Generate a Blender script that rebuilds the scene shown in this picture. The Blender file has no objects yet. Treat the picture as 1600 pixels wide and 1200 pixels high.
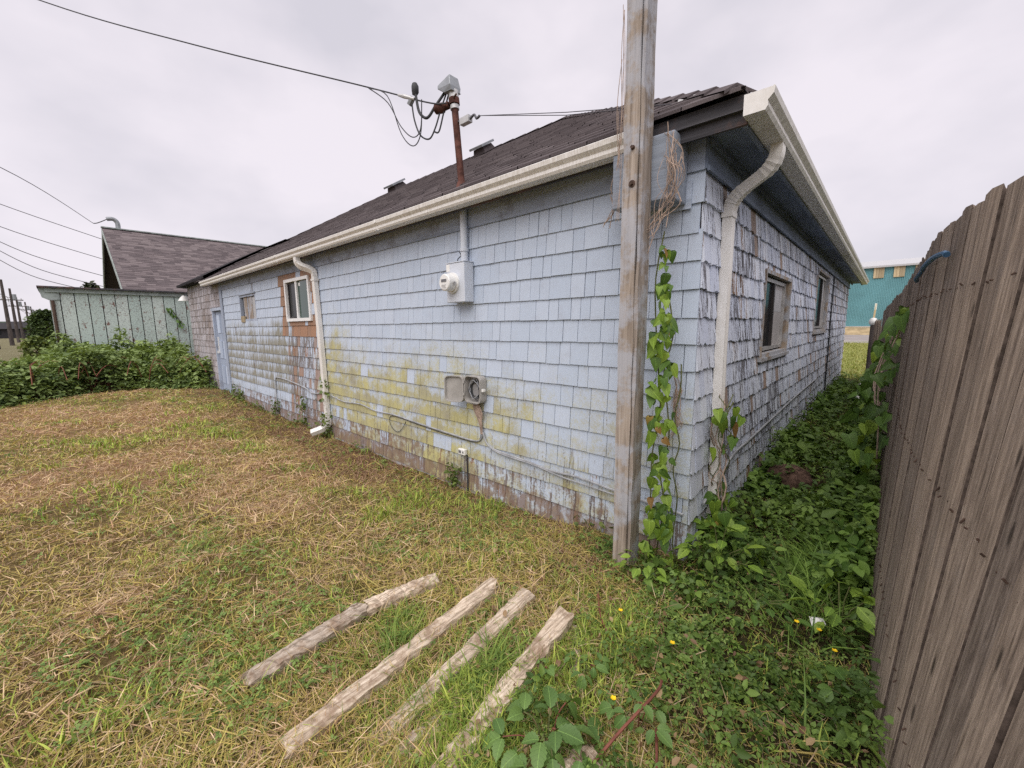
import bpy, math, random
import numpy as np
from mathutils import Vector, Matrix

random.seed(7)
rng = np.random.default_rng(11)
SC = bpy.context.scene
COL = SC.collection
rad = math.radians

# ------------------------------------------------------------------ camera
F_PX, PITCH, ROLL, YAW, EYE = 638.38, rad(8.0933), rad(-0.6230), rad(42.4598), 1.6
fwd = np.array([-math.sin(YAW) * math.cos(PITCH), math.cos(YAW) * math.cos(PITCH), -math.sin(PITCH)])
rgt = np.array([math.cos(YAW), math.sin(YAW), 0.0])
upv = np.cross(rgt, fwd)
r2 = math.cos(ROLL) * rgt + math.sin(ROLL) * upv
u2 = math.cos(ROLL) * upv - math.sin(ROLL) * rgt
cam_d = bpy.data.cameras.new('camera')
cam_d.sensor_fit = 'HORIZONTAL'; cam_d.sensor_width = 36.0
cam_d.lens = F_PX / 1600.0 * 36.0
cam_d.clip_start = 0.05; cam_d.clip_end = 3000
cam = bpy.data.objects.new('camera', cam_d); COL.objects.link(cam)
M4 = Matrix(((r2[0], u2[0], -fwd[0], 0), (r2[1], u2[1], -fwd[1], 0), (r2[2], u2[2], -fwd[2], EYE), (0, 0, 0, 1)))
cam.matrix_world = M4
SC.camera = cam

# ------------------------------------------------------------------ sky, sun, exposure
SUN_DIR = Vector((0.20, -0.48, 0.85)).normalized()      # towards the sun
w = bpy.data.worlds.new('World'); SC.world = w; w.use_nodes = True
nt = w.node_tree; nt.nodes.clear()
out = nt.nodes.new('ShaderNodeOutputWorld'); bg = nt.nodes.new('ShaderNodeBackground')
sky = nt.nodes.new('ShaderNodeTexSky'); sky.sky_type = 'NISHITA'; sky.sun_disc = False
sky.sun_elevation = math.asin(SUN_DIR.z); sky.sun_rotation = math.atan2(SUN_DIR.x, SUN_DIR.y)
sc_ = nt.nodes.new('ShaderNodeVectorMath'); sc_.operation = 'SCALE'; sc_.inputs['Scale'].default_value = 0.45
tc = nt.nodes.new('ShaderNodeTexCoord')
mp = nt.nodes.new('ShaderNodeMapping'); mp.inputs['Scale'].default_value = (1.0, 1.0, 1.8)
nz = nt.nodes.new('ShaderNodeTexNoise'); nz.inputs['Scale'].default_value = 2.1; nz.inputs['Detail'].default_value = 5; nz.inputs['Roughness'].default_value = 0.5; nz.inputs['Distortion'].default_value = 0.0
rp = nt.nodes.new('ShaderNodeValToRGB')
rp.color_ramp.elements[0].position = 0.33; rp.color_ramp.elements[0].color = (3.38, 3.25, 3.58, 1)
rp.color_ramp.elements[1].position = 0.57; rp.color_ramp.elements[1].color = (4.38, 4.10, 4.40, 1)
mxs = nt.nodes.new('ShaderNodeMix'); mxs.data_type = 'RGBA'; mxs.inputs[0].default_value = 0.93
nt.links.new(tc.outputs['Generated'], mp.inputs['Vector']); nt.links.new(mp.outputs['Vector'], nz.inputs['Vector'])
nt.links.new(nz.outputs['Fac'], rp.inputs['Fac'])
nt.links.new(sky.outputs['Color'], sc_.inputs[0])
nt.links.new(sc_.outputs[0], mxs.inputs[6]); nt.links.new(rp.outputs['Color'], mxs.inputs[7])
nt.links.new(mxs.outputs[2], bg.inputs['Color']); bg.inputs['Strength'].default_value = 0.1
nt.links.new(bg.outputs[0], out.inputs['Surface'])

sun_d = bpy.data.lights.new('sun', 'SUN'); sun_d.energy = 1.5; sun_d.angle = rad(70); sun_d.color = (1.0, 0.95, 0.9)
sun = bpy.data.objects.new('sun', sun_d); COL.objects.link(sun)
sun.rotation_euler = SUN_DIR.to_track_quat('Z', 'Y').to_euler(); sun.location = (0, 0, 30)

vs = SC.view_settings
SC.display_settings.display_device = 'sRGB'
vs.view_transform = 'Standard'; vs.look = 'None'; vs.gamma = 1.0; vs.use_curve_mapping = False
vs.exposure = 1.1
SC.render.engine = 'CYCLES'
SC.cycles.max_bounces = 6; SC.cycles.diffuse_bounces = 4; SC.cycles.glossy_bounces = 3; SC.cycles.transmission_bounces = 6
SC.cycles.use_denoising = False

# ------------------------------------------------------------------ noise helpers (numpy)
_perm = np.random.default_rng(3).random((512, 512))
def vnoise(x, y):
    x = np.asarray(x, float); y = np.asarray(y, float)
    xi = np.floor(x).astype(int); yi = np.floor(y).astype(int); fx = x - xi; fy = y - yi
    fx = fx * fx * (3 - 2 * fx); fy = fy * fy * (3 - 2 * fy)
    g = lambda a, b: _perm[a & 511, b & 511]
    return (g(xi, yi) * (1 - fx) + g(xi + 1, yi) * fx) * (1 - fy) + (g(xi, yi + 1) * (1 - fx) + g(xi + 1, yi + 1) * fx) * fy
def fbm(x, y, s=1.0, o=4):
    t = 0; a = 0.5; n = 0
    for k in range(o):
        t = t + a * vnoise(np.asarray(x) * s + 17.3 * k + 100, np.asarray(y) * s + 9.1 * k + 100); n += a; a *= 0.5; s *= 2.03
    return t / n
def sstep(a, b, x):
    t = np.clip((np.asarray(x, float) - a) / (b - a), 0, 1); return t * t * (3 - 2 * t)

def ground_z(x, y):
    x = np.asarray(x, float); y = np.asarray(y, float)
    dip = -0.10 * sstep(-1.0, -2.6, x) * (1 - sstep(-8.5, -12, x)) * sstep(0.8, 2.4, y) * (1 - sstep(3.2, 4.2, y))
    nearb = 1 - sstep(18, 45, np.hypot(x, y))
    bump = (fbm(x, y, 1.3) - 0.5) * 0.09 + (fbm(x, y, 6.0, 3) - 0.5) * 0.03
    rise = 0.45 * sstep(50, 70, y) + 0.5 * sstep(70, 74, y)
    return dip + bump * (0.25 + 0.75 * nearb) * sstep(90, 60, y) + rise * 0.0

# ------------------------------------------------------------------ materials
class Mat:
    def __init__(s, name, rough=0.85, spec=0.2, metal=0.0):
        s.m = bpy.data.materials.new(name); s.m.use_nodes = True
        s.t = s.m.node_tree; s.b = s.t.nodes['Principled BSDF']
        s.b.inputs['Roughness'].default_value = rough; s.b.inputs['Metallic'].default_value = metal
        s.b.inputs['Specular IOR Level'].default_value = spec
    def node(s, ty, **kw):
        n = s.t.nodes.new(ty)
        for k, v in kw.items(): setattr(n, k, v)
        return n
    def put(s, sock, v):
        if hasattr(v, 'is_linked') or isinstance(v, bpy.types.NodeSocket): s.t.links.new(v, sock)
        elif isinstance(v, (tuple, list)) and len(v) == 3 and sock.type == 'RGBA': sock.default_value = (*v, 1)
        else: sock.default_value = v
    def pos(s): return s.node('ShaderNodeNewGeometry').outputs['Position']
    def obj(s): return s.node('ShaderNodeTexCoord').outputs['Object']
    def attr(s, name, col=False):
        n = s.node('ShaderNodeAttribute'); n.attribute_name = name
        return n.outputs['Color' if col else 'Fac']
    def orand(s): return s.node('ShaderNodeObjectInfo').outputs['Random']
    def mapping(s, v, scale=(1, 1, 1), loc=(0, 0, 0)):
        n = s.node('ShaderNodeMapping'); s.put(n.inputs['Vector'], v); n.inputs['Scale'].default_value = scale; s.put(n.inputs['Location'], loc)
        return n.outputs[0]
    def noise(s, v, scale=5, detail=4, rough=0.6, dist=0.0):
        n = s.node('ShaderNodeTexNoise'); s.put(n.inputs['Vector'], v)
        n.inputs['Scale'].default_value = scale; n.inputs['Detail'].default_value = detail; n.inputs['Roughness'].default_value = rough; n.inputs['Distortion'].default_value = dist
        return n.outputs['Fac']
    def mr(s, v, a, b, c=0.0, d=1.0, smooth=True):
        n = s.node('ShaderNodeMapRange'); n.interpolation_type = 'SMOOTHSTEP' if smooth else 'LINEAR'
        s.put(n.inputs[0], v); n.inputs[1].default_value = a; n.inputs[2].default_value = b; n.inputs[3].default_value = c; n.inputs[4].default_value = d
        return n.outputs[0]
    def math(s, op, a, b=0.0):
        n = s.node('ShaderNodeMath', operation=op); s.put(n.inputs[0], a); s.put(n.inputs[1], b); return n.outputs[0]
    def mix(s, f, a, b, mode='MIX'):
        n = s.node('ShaderNodeMix', data_type='RGBA', blend_type=mode); s.put(n.inputs[0], f); s.put(n.inputs[6], a); s.put(n.inputs[7], b); return n.outputs[2]
    def ramp(s, f, stops):
        n = s.node('ShaderNodeValToRGB'); s.put(n.inputs[0], f); e = n.color_ramp.elements
        while len(e) < len(stops): e.new(0.5)
        for i, (p, c) in enumerate(stops): e[i].position = p; e[i].color = (*c, 1)
        return n.outputs[0]
    def sep(s, v):
        n = s.node('ShaderNodeSeparateXYZ'); s.put(n.inputs[0], v); return n.outputs
    def col(s, c): s.put(s.b.inputs['Base Color'], c); return s
    def bump(s, h, strength=0.3, dist=0.01):
        n = s.node('ShaderNodeBump'); s.put(n.inputs['Height'], h); n.inputs['Strength'].default_value = strength; n.inputs['Distance'].default_value = dist
        s.put(s.b.inputs['Normal'], n.outputs[0]); return s

def simple(name, c, rough=0.8, spec=0.2, metal=0.0, var=0.25, scale=9, bump=0.15):
    m = Mat(name, rough, spec, metal); p = m.pos()
    n = m.noise(p, scale, 5, 0.65)
    d = tuple(x * (1 - var) for x in c); l = tuple(min(1, x * (1 + var)) for x in c)
    m.col(m.mix(m.mr(n, 0.3, 0.7), d, l))
    if bump: m.bump(m.noise(p, scale * 8, 3, 0.6), bump, 0.004)
    return m.m

def shingle_paint(name, blue1, blue2, wood_dark, wood_brown):
    m = Mat(name, 0.75, 0.25); p = m.pos(); rnd = m.attr('rnd'); v = m.attr('v')
    streak = m.noise(m.mapping(p, (38, 38, 2.2)), 1.0, 5, 0.65)
    fine = m.noise(m.mapping(p, (160, 160, 9)), 1.0, 3, 0.6)
    blot = m.noise(p, 7, 5, 0.7); speck = m.noise(p, 55, 4, 0.7)
    c = m.mix(rnd, blue1, blue2)
    c = m.mix(m.mr(fine, 0.35, 0.75, 0, 0.16), c, (0.33, 0.34, 0.40))
    c = m.mix(m.mr(blot, 0.45, 0.75, 0, 0.22), c, (0.36, 0.37, 0.42))
    # yellow green algae, worst on the lower half of each shingle
    lo = m.mr(v, 1.0, 0.0, 0.15, 1.0)
    big = m.noise(p, 1.9, 4, 0.6)
    alg = m.math('MULTIPLY', m.attr('moss'), m.math('ADD', m.math('MULTIPLY', lo, 0.5), m.math('ADD', m.mr(blot, 0.35, 0.7, 0.0, 0.5), m.mr(big, 0.35, 0.65, 0.0, 0.5))))
    alg = m.mr(m.math('ADD', alg, m.mr(speck, 0.3, 0.7, -0.2, 0.2)), 0.16, 1.15, 0, 0.92)
    ac = m.ramp(m.noise(p, 3.2, 3, 0.6), [(0.3, (0.31, 0.285, 0.19)), (0.5, (0.42, 0.385, 0.17)), (0.72, (0.52, 0.475, 0.17))])
    c = m.mix(alg, c, ac)
    # dull mildew, in streaks hanging from the butt edge
    mil = m.math('MULTIPLY', m.attr('mildew'), m.math('ADD', m.math('MULTIPLY', lo, 0.6), m.mr(streak, 0.35, 0.68, 0.0, 0.8)))
    mil = m.mr(mil, 0.35, 0.95, 0, 0.85)
    c = m.mix(mil, c, m.mix(speck, (0.15, 0.13, 0.075), (0.26, 0.23, 0.14)))
    # paint peeled off in vertical strips, bare wood below
    pl = m.math('ADD', m.math('MULTIPLY', streak, 0.75), m.math('MULTIPLY', speck, 0.25))
    pl = m.math('ADD', pl, m.math('MULTIPLY', m.attr('peel'), 0.42))
    pm = m.mr(pl, 0.66, 0.72, 0, 1)
    wood = m.mix(m.mr(streak, 0.35, 0.65), wood_dark, tuple(x * 2.0 for x in wood_dark))
    wood = m.mix(m.mr(rnd, 0.86, 0.9), wood, wood_brown)
    c = m.mix(pm, c, wood)
    # shingles with no paint at all
    cedar = m.mix(fine, wood_brown, tuple(x * 1.6 for x in wood_brown))
    cedar = m.mix(m.math('MULTIPLY', rnd, 0.5), cedar, (0.20, 0.17, 0.15))
    c = m.mix(m.attr('bare'), c, cedar)
    # mud and rot splashed up at the foot
    g = m.mr(m.math('ADD', m.attr('grime'), m.mr(blot, 0.32, 0.68, -0.75, 0.3)), 0.2, 0.9, 0, 0.8)
    c = m.mix(g, c, m.mix(speck, (0.13, 0.085, 0.06), (0.30, 0.20, 0.15)))
    m.col(c)
    m.bump(m.math('ADD', m.math('MULTIPLY', fine, 0.6), m.math('ADD', streak, m.math('MULTIPLY', pm, -0.6))), 0.55, 0.004)
    return m.m

def grain_wood(name, dark, mid, light, along='z', scale=1.0, spread=0.5, weather=None, rough=0.9, wr=(0.5, 0.66), knots=False):
    m = Mat(name, rough, 0.12); o = m.obj()
    off = m.node('ShaderNodeCombineXYZ'); r = m.orand()
    for i, k in enumerate((37.0, 71.0, 13.0)): m.put(off.inputs[i], m.math('MULTIPLY', r, k))
    sc3 = {'z': (34, 34, 1.1), 'x': (1.1, 34, 34), 'y': (34, 1.1, 34)}[along]
    v = m.mapping(o, tuple(a * scale for a in sc3), off.outputs[0])
    g = m.noise(v, 1.0, 6, 0.62, 0.35)
    v2 = m.mapping(o, tuple(a * scale * 3.6 for a in sc3), off.outputs[0])
    g2 = m.noise(v2, 1.0, 4, 0.6)
    b = m.noise(m.mapping(o, (1, 1, 1), off.outputs[0]), 2.3, 3, 0.6)
    c = m.ramp(g, [(0.28, dark), (0.5, mid), (0.72, light)])
    c = m.mix(m.mr(g2, 0.58, 0.8, 0, 0.7), c, tuple(x * 0.45 for x in dark))
    c = m.mix(m.mr(g2, 0.42, 0.2, 0, 0.5), c, tuple(min(1, x * 1.25) for x in light))
    c = m.mix(m.mr(b, 0.4, 0.75, 0, spread), c, tuple(x * 0.75 for x in mid))
    tone = m.mix(r, (0.70, 0.69, 0.69), (1.22, 1.18, 1.12))
    c = m.mix(1.0, c, tone, 'MULTIPLY')
    if weather: c = m.mix(m.mr(m.noise(o, weather[1], 5, 0.7), wr[0], wr[1], 0, weather[2]), c, weather[0])
    if knots:
        vo = m.node('ShaderNodeTexVoronoi'); m.put(vo.inputs['Vector'], m.mapping(o, (11, 11, 3.2), off.outputs[0])); vo.inputs['Scale'].default_value = 1.0
        c = m.mix(m.mr(vo.outputs['Distance'], 0.16, 0.07, 0, 0.85), c, tuple(x * 0.35 for x in dark))
        sp = m.noise(m.mapping(o, (60, 60, 14), off.outputs[0]), 1.0, 3, 0.6)
        c = m.mix(m.mr(sp, 0.66, 0.74, 0, 0.6), c, tuple(min(1, x * 1.25) for x in light))
    m.col(c); m.bump(m.math('ADD', g, m.math('MULTIPLY', g2, 0.7)), 0.6, 0.006)
    return m.m

def leafmat(name, rough=0.55):
    m = Mat(name, rough, 0.35); c = m.attr('col', True)
    m.col(c)
    tr = m.node('ShaderNodeBsdfTranslucent'); m.put(tr.inputs['Color'], m.mix(1.0, c, (1.25, 1.2, 0.6), 'MULTIPLY'))
    mx = m.node('ShaderNodeMixShader'); mx.inputs[0].default_value = 0.22
    m.t.links.new(m.b.outputs[0], mx.inputs[1]); m.t.links.new(tr.outputs[0], mx.inputs[2])
    m.t.links.new(mx.outputs[0], m.t.nodes['Material Output'].inputs['Surface'])
    return m.m

def objleaf(name, a, b, rough=0.5):
    m = Mat(name, rough, 0.4); c = m.mix(m.orand(), a, b)
    o = m.obj(); n = m.noise(o, 60, 3, 0.5)
    c = m.mix(m.mr(n, 0.4, 0.8, 0, 0.35), c, tuple(x * 1.7 for x in b))
    xyz = m.sep(o); ax = m.math('ABSOLUTE', xyz[0])
    c = m.mix(m.mr(ax, 0.022, 0.0, 0, 0.6), c, tuple(min(1, x * 2.2) for x in b))
    rib = m.math('FRACT', m.math('MULTIPLY', m.math('SUBTRACT', xyz[1], m.math('MULTIPLY', ax, 0.8)), 6.0))
    c = m.mix(m.mr(m.math('ABSOLUTE', m.math('SUBTRACT', rib, 0.5)), 0.09, 0.0, 0, 0.45), c, tuple(x * 0.55 for x in a))
    m.col(c)
    tr = m.node('ShaderNodeBsdfTranslucent'); m.put(tr.inputs['Color'], m.mix(1.0, c, (1.3, 1.25, 0.6), 'MULTIPLY'))
    mx = m.node('ShaderNodeMixShader'); mx.inputs[0].default_value = 0.25
    m.t.links.new(m.b.outputs[0], mx.inputs[1]); m.t.links.new(tr.outputs[0], mx.inputs[2])
    m.t.links.new(mx.outputs[0], m.t.nodes['Material Output'].inputs['Surface'])
    return m.m

def stained_metal(name, base, stain, amount=0.6, scale=(6, 6, 14)):
    m = Mat(name, 0.45, 0.4); p = m.pos()
    n = m.noise(m.mapping(p, scale), 1.0, 5, 0.7); n2 = m.noise(p, 40, 4, 0.7)
    f = m.mr(m.math('ADD', n, m.math('MULTIPLY', n2, 0.35)), 0.52, 0.86, 0, amount)
    m.col(m.mix(f, base, stain)); m.bump(n2, 0.12, 0.003)
    return m.m

def asphalt_roof(name, a, b, c3):
    m = Mat(name, 0.95, 0.1); p = m.pos(); rnd = m.attr('rnd')
    c = m.ramp(rnd, [(0.0, a), (0.5, b), (1.0, c3)])
    sp = m.noise(p, 260, 2, 0.7); bl = m.noise(p, 1.4, 4, 0.6)
    c = m.mix(m.mr(sp, 0.4, 0.7, 0, 0.35), c, tuple(x * 2.2 for x in c3))
    c = m.mix(m.mr(bl, 0.5, 0.75, 0, 0.5), c, tuple(x * 1.6 for x in b))
    m.col(c); m.bump(sp, 0.5, 0.004)
    return m.m

M = {}
M['paint_a'] = shingle_paint('faded_blue_shingle_paint', (0.475, 0.55, 0.665), (0.52, 0.59, 0.70), (0.10, 0.085, 0.08), (0.27, 0.155, 0.10))
M['paint_b'] = shingle_paint('peeling_pale_blue_shingle_paint', (0.60, 0.655, 0.79), (0.74, 0.785, 0.87), (0.085, 0.083, 0.092), (0.25, 0.15, 0.085))
M['paint_c'] = shingle_paint('weathered_bare_shingle', (0.42, 0.40, 0.43), (0.53, 0.50, 0.53), (0.12, 0.10, 0.093), (0.25, 0.205, 0.185))
M['backing'] = simple('dark_sheathing', (0.035, 0.032, 0.035), 0.9, 0.05, bump=0)
M['trim_blue'] = grain_wood('flaking_blue_trim_paint', (0.26, 0.31, 0.40), (0.40, 0.47, 0.60), (0.45, 0.52, 0.65), 'x', 0.4, 0.3, ((0.16, 0.15, 0.15), 3.0, 0.5))
M['trim_blue_v'] = grain_wood('flaking_blue_corner_paint', (0.30, 0.36, 0.46), (0.43, 0.50, 0.63), (0.47, 0.54, 0.67), 'z', 0.4, 0.3, ((0.20, 0.18, 0.18), 3.0, 0.4))
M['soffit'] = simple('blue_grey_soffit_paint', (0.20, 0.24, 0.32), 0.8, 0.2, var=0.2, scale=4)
M['fascia_dark'] = grain_wood('rotten_dark_fascia', (0.03, 0.03, 0.034), (0.075, 0.075, 0.085), (0.14, 0.14, 0.16), 'x', 0.5, 0.5, ((0.25, 0.13, 0.09), 4.0, 0.35))
M['gutter'] = stained_metal('white_gutter_enamel', (0.82, 0.80, 0.77), (0.36, 0.30, 0.22), 0.42, (70, 20, 9))
M['gutter_b'] = stained_metal('dirty_white_gutter_enamel', (0.78, 0.76, 0.72), (0.24, 0.20, 0.15), 0.5, (14, 45, 11))
M['downspout'] = stained_metal('white_downspout_enamel', (0.80, 0.785, 0.76), (0.44, 0.39, 0.32), 0.25, (12, 12, 4))
M['roof'] = asphalt_roof('dark_asphalt_shingle', (0.060, 0.050, 0.053), (0.084, 0.071, 0.074), (0.115, 0.098, 0.10))
M['roof_mauve'] = asphalt_roof('mauve_brown_asphalt_shingle', (0.062, 0.052, 0.056), (0.105, 0.087, 0.091), (0.165, 0.14, 0.142))
M['roll_roof'] = simple('black_roll_roofing', (0.028, 0.025, 0.028), 0.9, 0.1)
M['post'] = grain_wood('weathered_post_wood', (0.11, 0.088, 0.075), (0.285, 0.245, 0.212), (0.42, 0.372, 0.335), 'z', 1.5, 0.4, ((0.43, 0.45, 0.50), 3.4, 0.72), wr=(0.44, 0.58))
M['beam'] = grain_wood('worn_painted_beam', (0.26, 0.29, 0.34), (0.38, 0.44, 0.53), (0.45, 0.50, 0.58), 'x', 0.6, 0.3, ((0.24, 0.19, 0.16), 3.5, 0.65))
M['fence'] = grain_wood('aged_cedar_fence', (0.110, 0.086, 0.072), (0.285, 0.234, 0.198), (0.47, 0.395, 0.335), 'z', 1.8, 0.35, ((0.22, 0.195, 0.19), 2.5, 0.3), knots=True)
M['fence_gap_shade'] = simple('board_edge_gap_shade', (0.10, 0.078, 0.066), 0.95, 0.05, var=0.4, scale=30)  # darker brown edges, painting in the shade of the gaps between boards
M['plank'] = grain_wood('grey_driftwood_plank', (0.09, 0.06, 0.042), (0.48, 0.40, 0.32), (0.76, 0.69, 0.60), 'y', 2.6, 0.25, ((0.22, 0.145, 0.095), 8.0, 0.7))
M['bare_frame'] = grain_wood('bare_window_wood', (0.17, 0.12, 0.085), (0.36, 0.29, 0.22), (0.48, 0.42, 0.36), 'z', 1.0, 0.3, ((0.42, 0.45, 0.50), 5.0, 0.75), wr=(0.4, 0.55))
M['vinyl'] = simple('white_vinyl', (0.80, 0.80, 0.80), 0.4, 0.4, var=0.05, bump=0)
M['dark_frame'] = simple('dark_sash', (0.04, 0.035, 0.035), 0.5, 0.3, bump=0)
M['alu'] = simple('dull_grey_aluminium', (0.42, 0.41, 0.40), 0.5, 0.4, 0.3)
g = Mat('window_glass', 0.15, 0.15); g.col((0.018, 0.02, 0.022)); M['glass'] = g.m
g = Mat('green_window_glass', 0.08, 0.6); g.col((0.012, 0.05, 0.035)); M['glass_green'] = g.m
M['blind'] = simple('grey_window_blind', (0.40, 0.38, 0.37), 0.8, 0.2, var=0.12, scale=2)
M['grey_paint'] = simple('pale_grey_meter_paint', (0.60, 0.64, 0.71), 0.5, 0.35, var=0.06, scale=5)
M['plastic'] = simple('weathered_beige_plastic', (0.36, 0.345, 0.325), 0.6, 0.3, var=0.15)
M['plastic_in'] = simple('grey_plastic_inside', (0.26, 0.255, 0.255), 0.6, 0.3, var=0.12)
M['white_pl'] = simple('white_plastic', (0.78, 0.78, 0.76), 0.35, 0.4, var=0.05, bump=0)
M['grey_disp'] = simple('grey_display', (0.14, 0.14, 0.15), 0.3, 0.4, var=0.1, bump=0)
M['rust'] = simple('rusty_pipe', (0.10, 0.045, 0.036), 0.85, 0.15, var=0.5, scale=14, bump=0.3)
M['galv'] = simple('galvanised_hood', (0.30, 0.32, 0.34), 0.5, 0.4, 0.4, var=0.15)
M['galv_l'] = simple('light_galvanised', (0.52, 0.52, 0.52), 0.45, 0.4, 0.3, var=0.12)
M['cable'] = simple('black_cable', (0.045, 0.047, 0.052), 0.6, 0.3, bump=0)
M['cable_g'] = simple('grey_cable', (0.34, 0.35, 0.37), 0.6, 0.3, bump=0)
M['steel'] = simple('steel_wire', (0.10, 0.10, 0.115), 0.5, 0.4, 0.3, bump=0)
M['bolt'] = simple('rusted_bolt', (0.10, 0.065, 0.05), 0.7, 0.3, 0.3, var=0.4, scale=40)
M['twig'] = simple('dry_vine_stem', (0.38, 0.29, 0.235), 0.9, 0.1, var=0.35, scale=20)
M['stem'] = simple('green_stem', (0.12, 0.13, 0.05), 0.8, 0.2, bump=0)
M['redstem'] = simple('red_bramble_cane', (0.19, 0.07, 0.05), 0.7, 0.2, var=0.3, bump=0)
M['vine_leaf'] = objleaf('bindweed_leaf', (0.12, 0.22, 0.028), (0.24, 0.35, 0.05))
M['dark_leaf'] = objleaf('dark_vine_leaf', (0.05, 0.105, 0.02), (0.11, 0.20, 0.04))  # darker green leaf colour, mixed in for variety
M['bramble_leaf'] = objleaf('bramble_leaf', (0.08, 0.155, 0.04), (0.15, 0.25, 0.065))
M['foliage'] = leafmat('foliage')
M['thatch'] = leafmat('grass_blades', 0.8)
M['rock'] = simple('brown_stone', (0.115, 0.072, 0.055), 0.95, 0.1, var=0.6, scale=30, bump=0.8)
M['blue_hose'] = simple('blue_plastic_hose', (0.05, 0.12, 0.22), 0.5, 0.3, bump=0)
M['yellow'] = simple('yellow_petal', (0.85, 0.58, 0.02), 0.6, 0.2, var=0.1, bump=0)
M['road'] = simple('pale_grey_road', (0.27, 0.245, 0.235), 0.95, 0.1, var=0.15, scale=0.5)
M['bank'] = simple('tan_earth_bank', (0.30, 0.235, 0.14), 0.95, 0.1, var=0.4, scale=0.9)
M['conc'] = simple('pale_concrete', (0.45, 0.43, 0.41), 0.9, 0.2, var=0.1)
M['pole'] = simple('dark_utility_pole_wood', (0.085, 0.072, 0.068), 0.9, 0.1, var=0.3, scale=3)
M['bark'] = simple('brown_bark', (0.09, 0.07, 0.055), 0.95, 0.1, var=0.3)
M['teal'] = simple('teal_corrugated_paint', (0.15, 0.325, 0.36), 0.7, 0.2, var=0.1, scale=0.3, bump=0)
M['tanboard'] = grain_wood('plywood_tan', (0.30, 0.24, 0.15), (0.47, 0.39, 0.26), (0.55, 0.47, 0.33), 'z', 0.05, 0.3)
M['white_trim'] = simple('white_roof_trim', (0.44, 0.44, 0.45), 0.5, 0.3, var=0.1)
M['dark_house'] = simple('dark_house_wall', (0.045, 0.043, 0.047), 0.9, 0.1)
m = Mat('chipped_green_board_paint', 0.85, 0.15); p = m.pos()
n1 = m.noise(m.mapping(p, (3, 3, 1.6)), 2.2, 6, 0.72); n2 = m.noise(p, 22, 5, 0.72); big = m.noise(p, 0.7, 3, 0.5)
c = m.mix(m.attr('rnd'), (0.48, 0.575, 0.54), (0.58, 0.65, 0.615))
c = m.mix(m.mr(m.math('ADD', n2, m.math('MULTIPLY', big, 0.35)), 0.64, 0.80, 0, 0.6), c, (0.20, 0.205, 0.20))
c = m.mix(m.mr(m.math('ADD', n1, m.math('MULTIPLY', n2, 0.25)), 0.70, 0.76, 0, 0.9), c, (0.18, 0.075, 0.06))
m.col(c); m.bump(n2, 0.25, 0.01); M['green_board'] = m.m
M['green_trim'] = simple('dull_green_trim_paint', (0.33, 0.37, 0.36), 0.8, 0.2, var=0.3, scale=5)
M['green_door'] = grain_wood('blue_door_paint', (0.30, 0.36, 0.48), (0.42, 0.50, 0.64), (0.46, 0.54, 0.68), 'z', 0.3, 0.2)
# ground: thatch and soil, patch colours come with the mesh
m = Mat('thatch_ground', 0.95, 0.08); p = m.pos(); c = m.attr('col', True)
n1 = m.noise(p, 38, 5, 0.75); n2 = m.noise(m.mapping(p, (1, 1, 1)), 150, 4, 0.75); n3 = m.noise(p, 5, 4, 0.6)
c = m.mix(m.mr(n1, 0.35, 0.7, 0, 0.75), c, m.mix(1.0, c, (0.42, 0.38, 0.36), 'MULTIPLY'))
c = m.mix(m.mr(n2, 0.5, 0.72, 0, 0.6), c, m.mix(1.0, c, (1.9, 1.8, 1.6), 'MULTIPLY'))
c = m.mix(m.mr(n3, 0.4, 0.7, 0, 0.4), c, m.mix(1.0, c, (0.6, 0.62, 0.55), 'MULTIPLY'))
m.col(c); m.bump(m.math('ADD', n1, n2), 0.8, 0.02); M['ground'] = m.m

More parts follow.
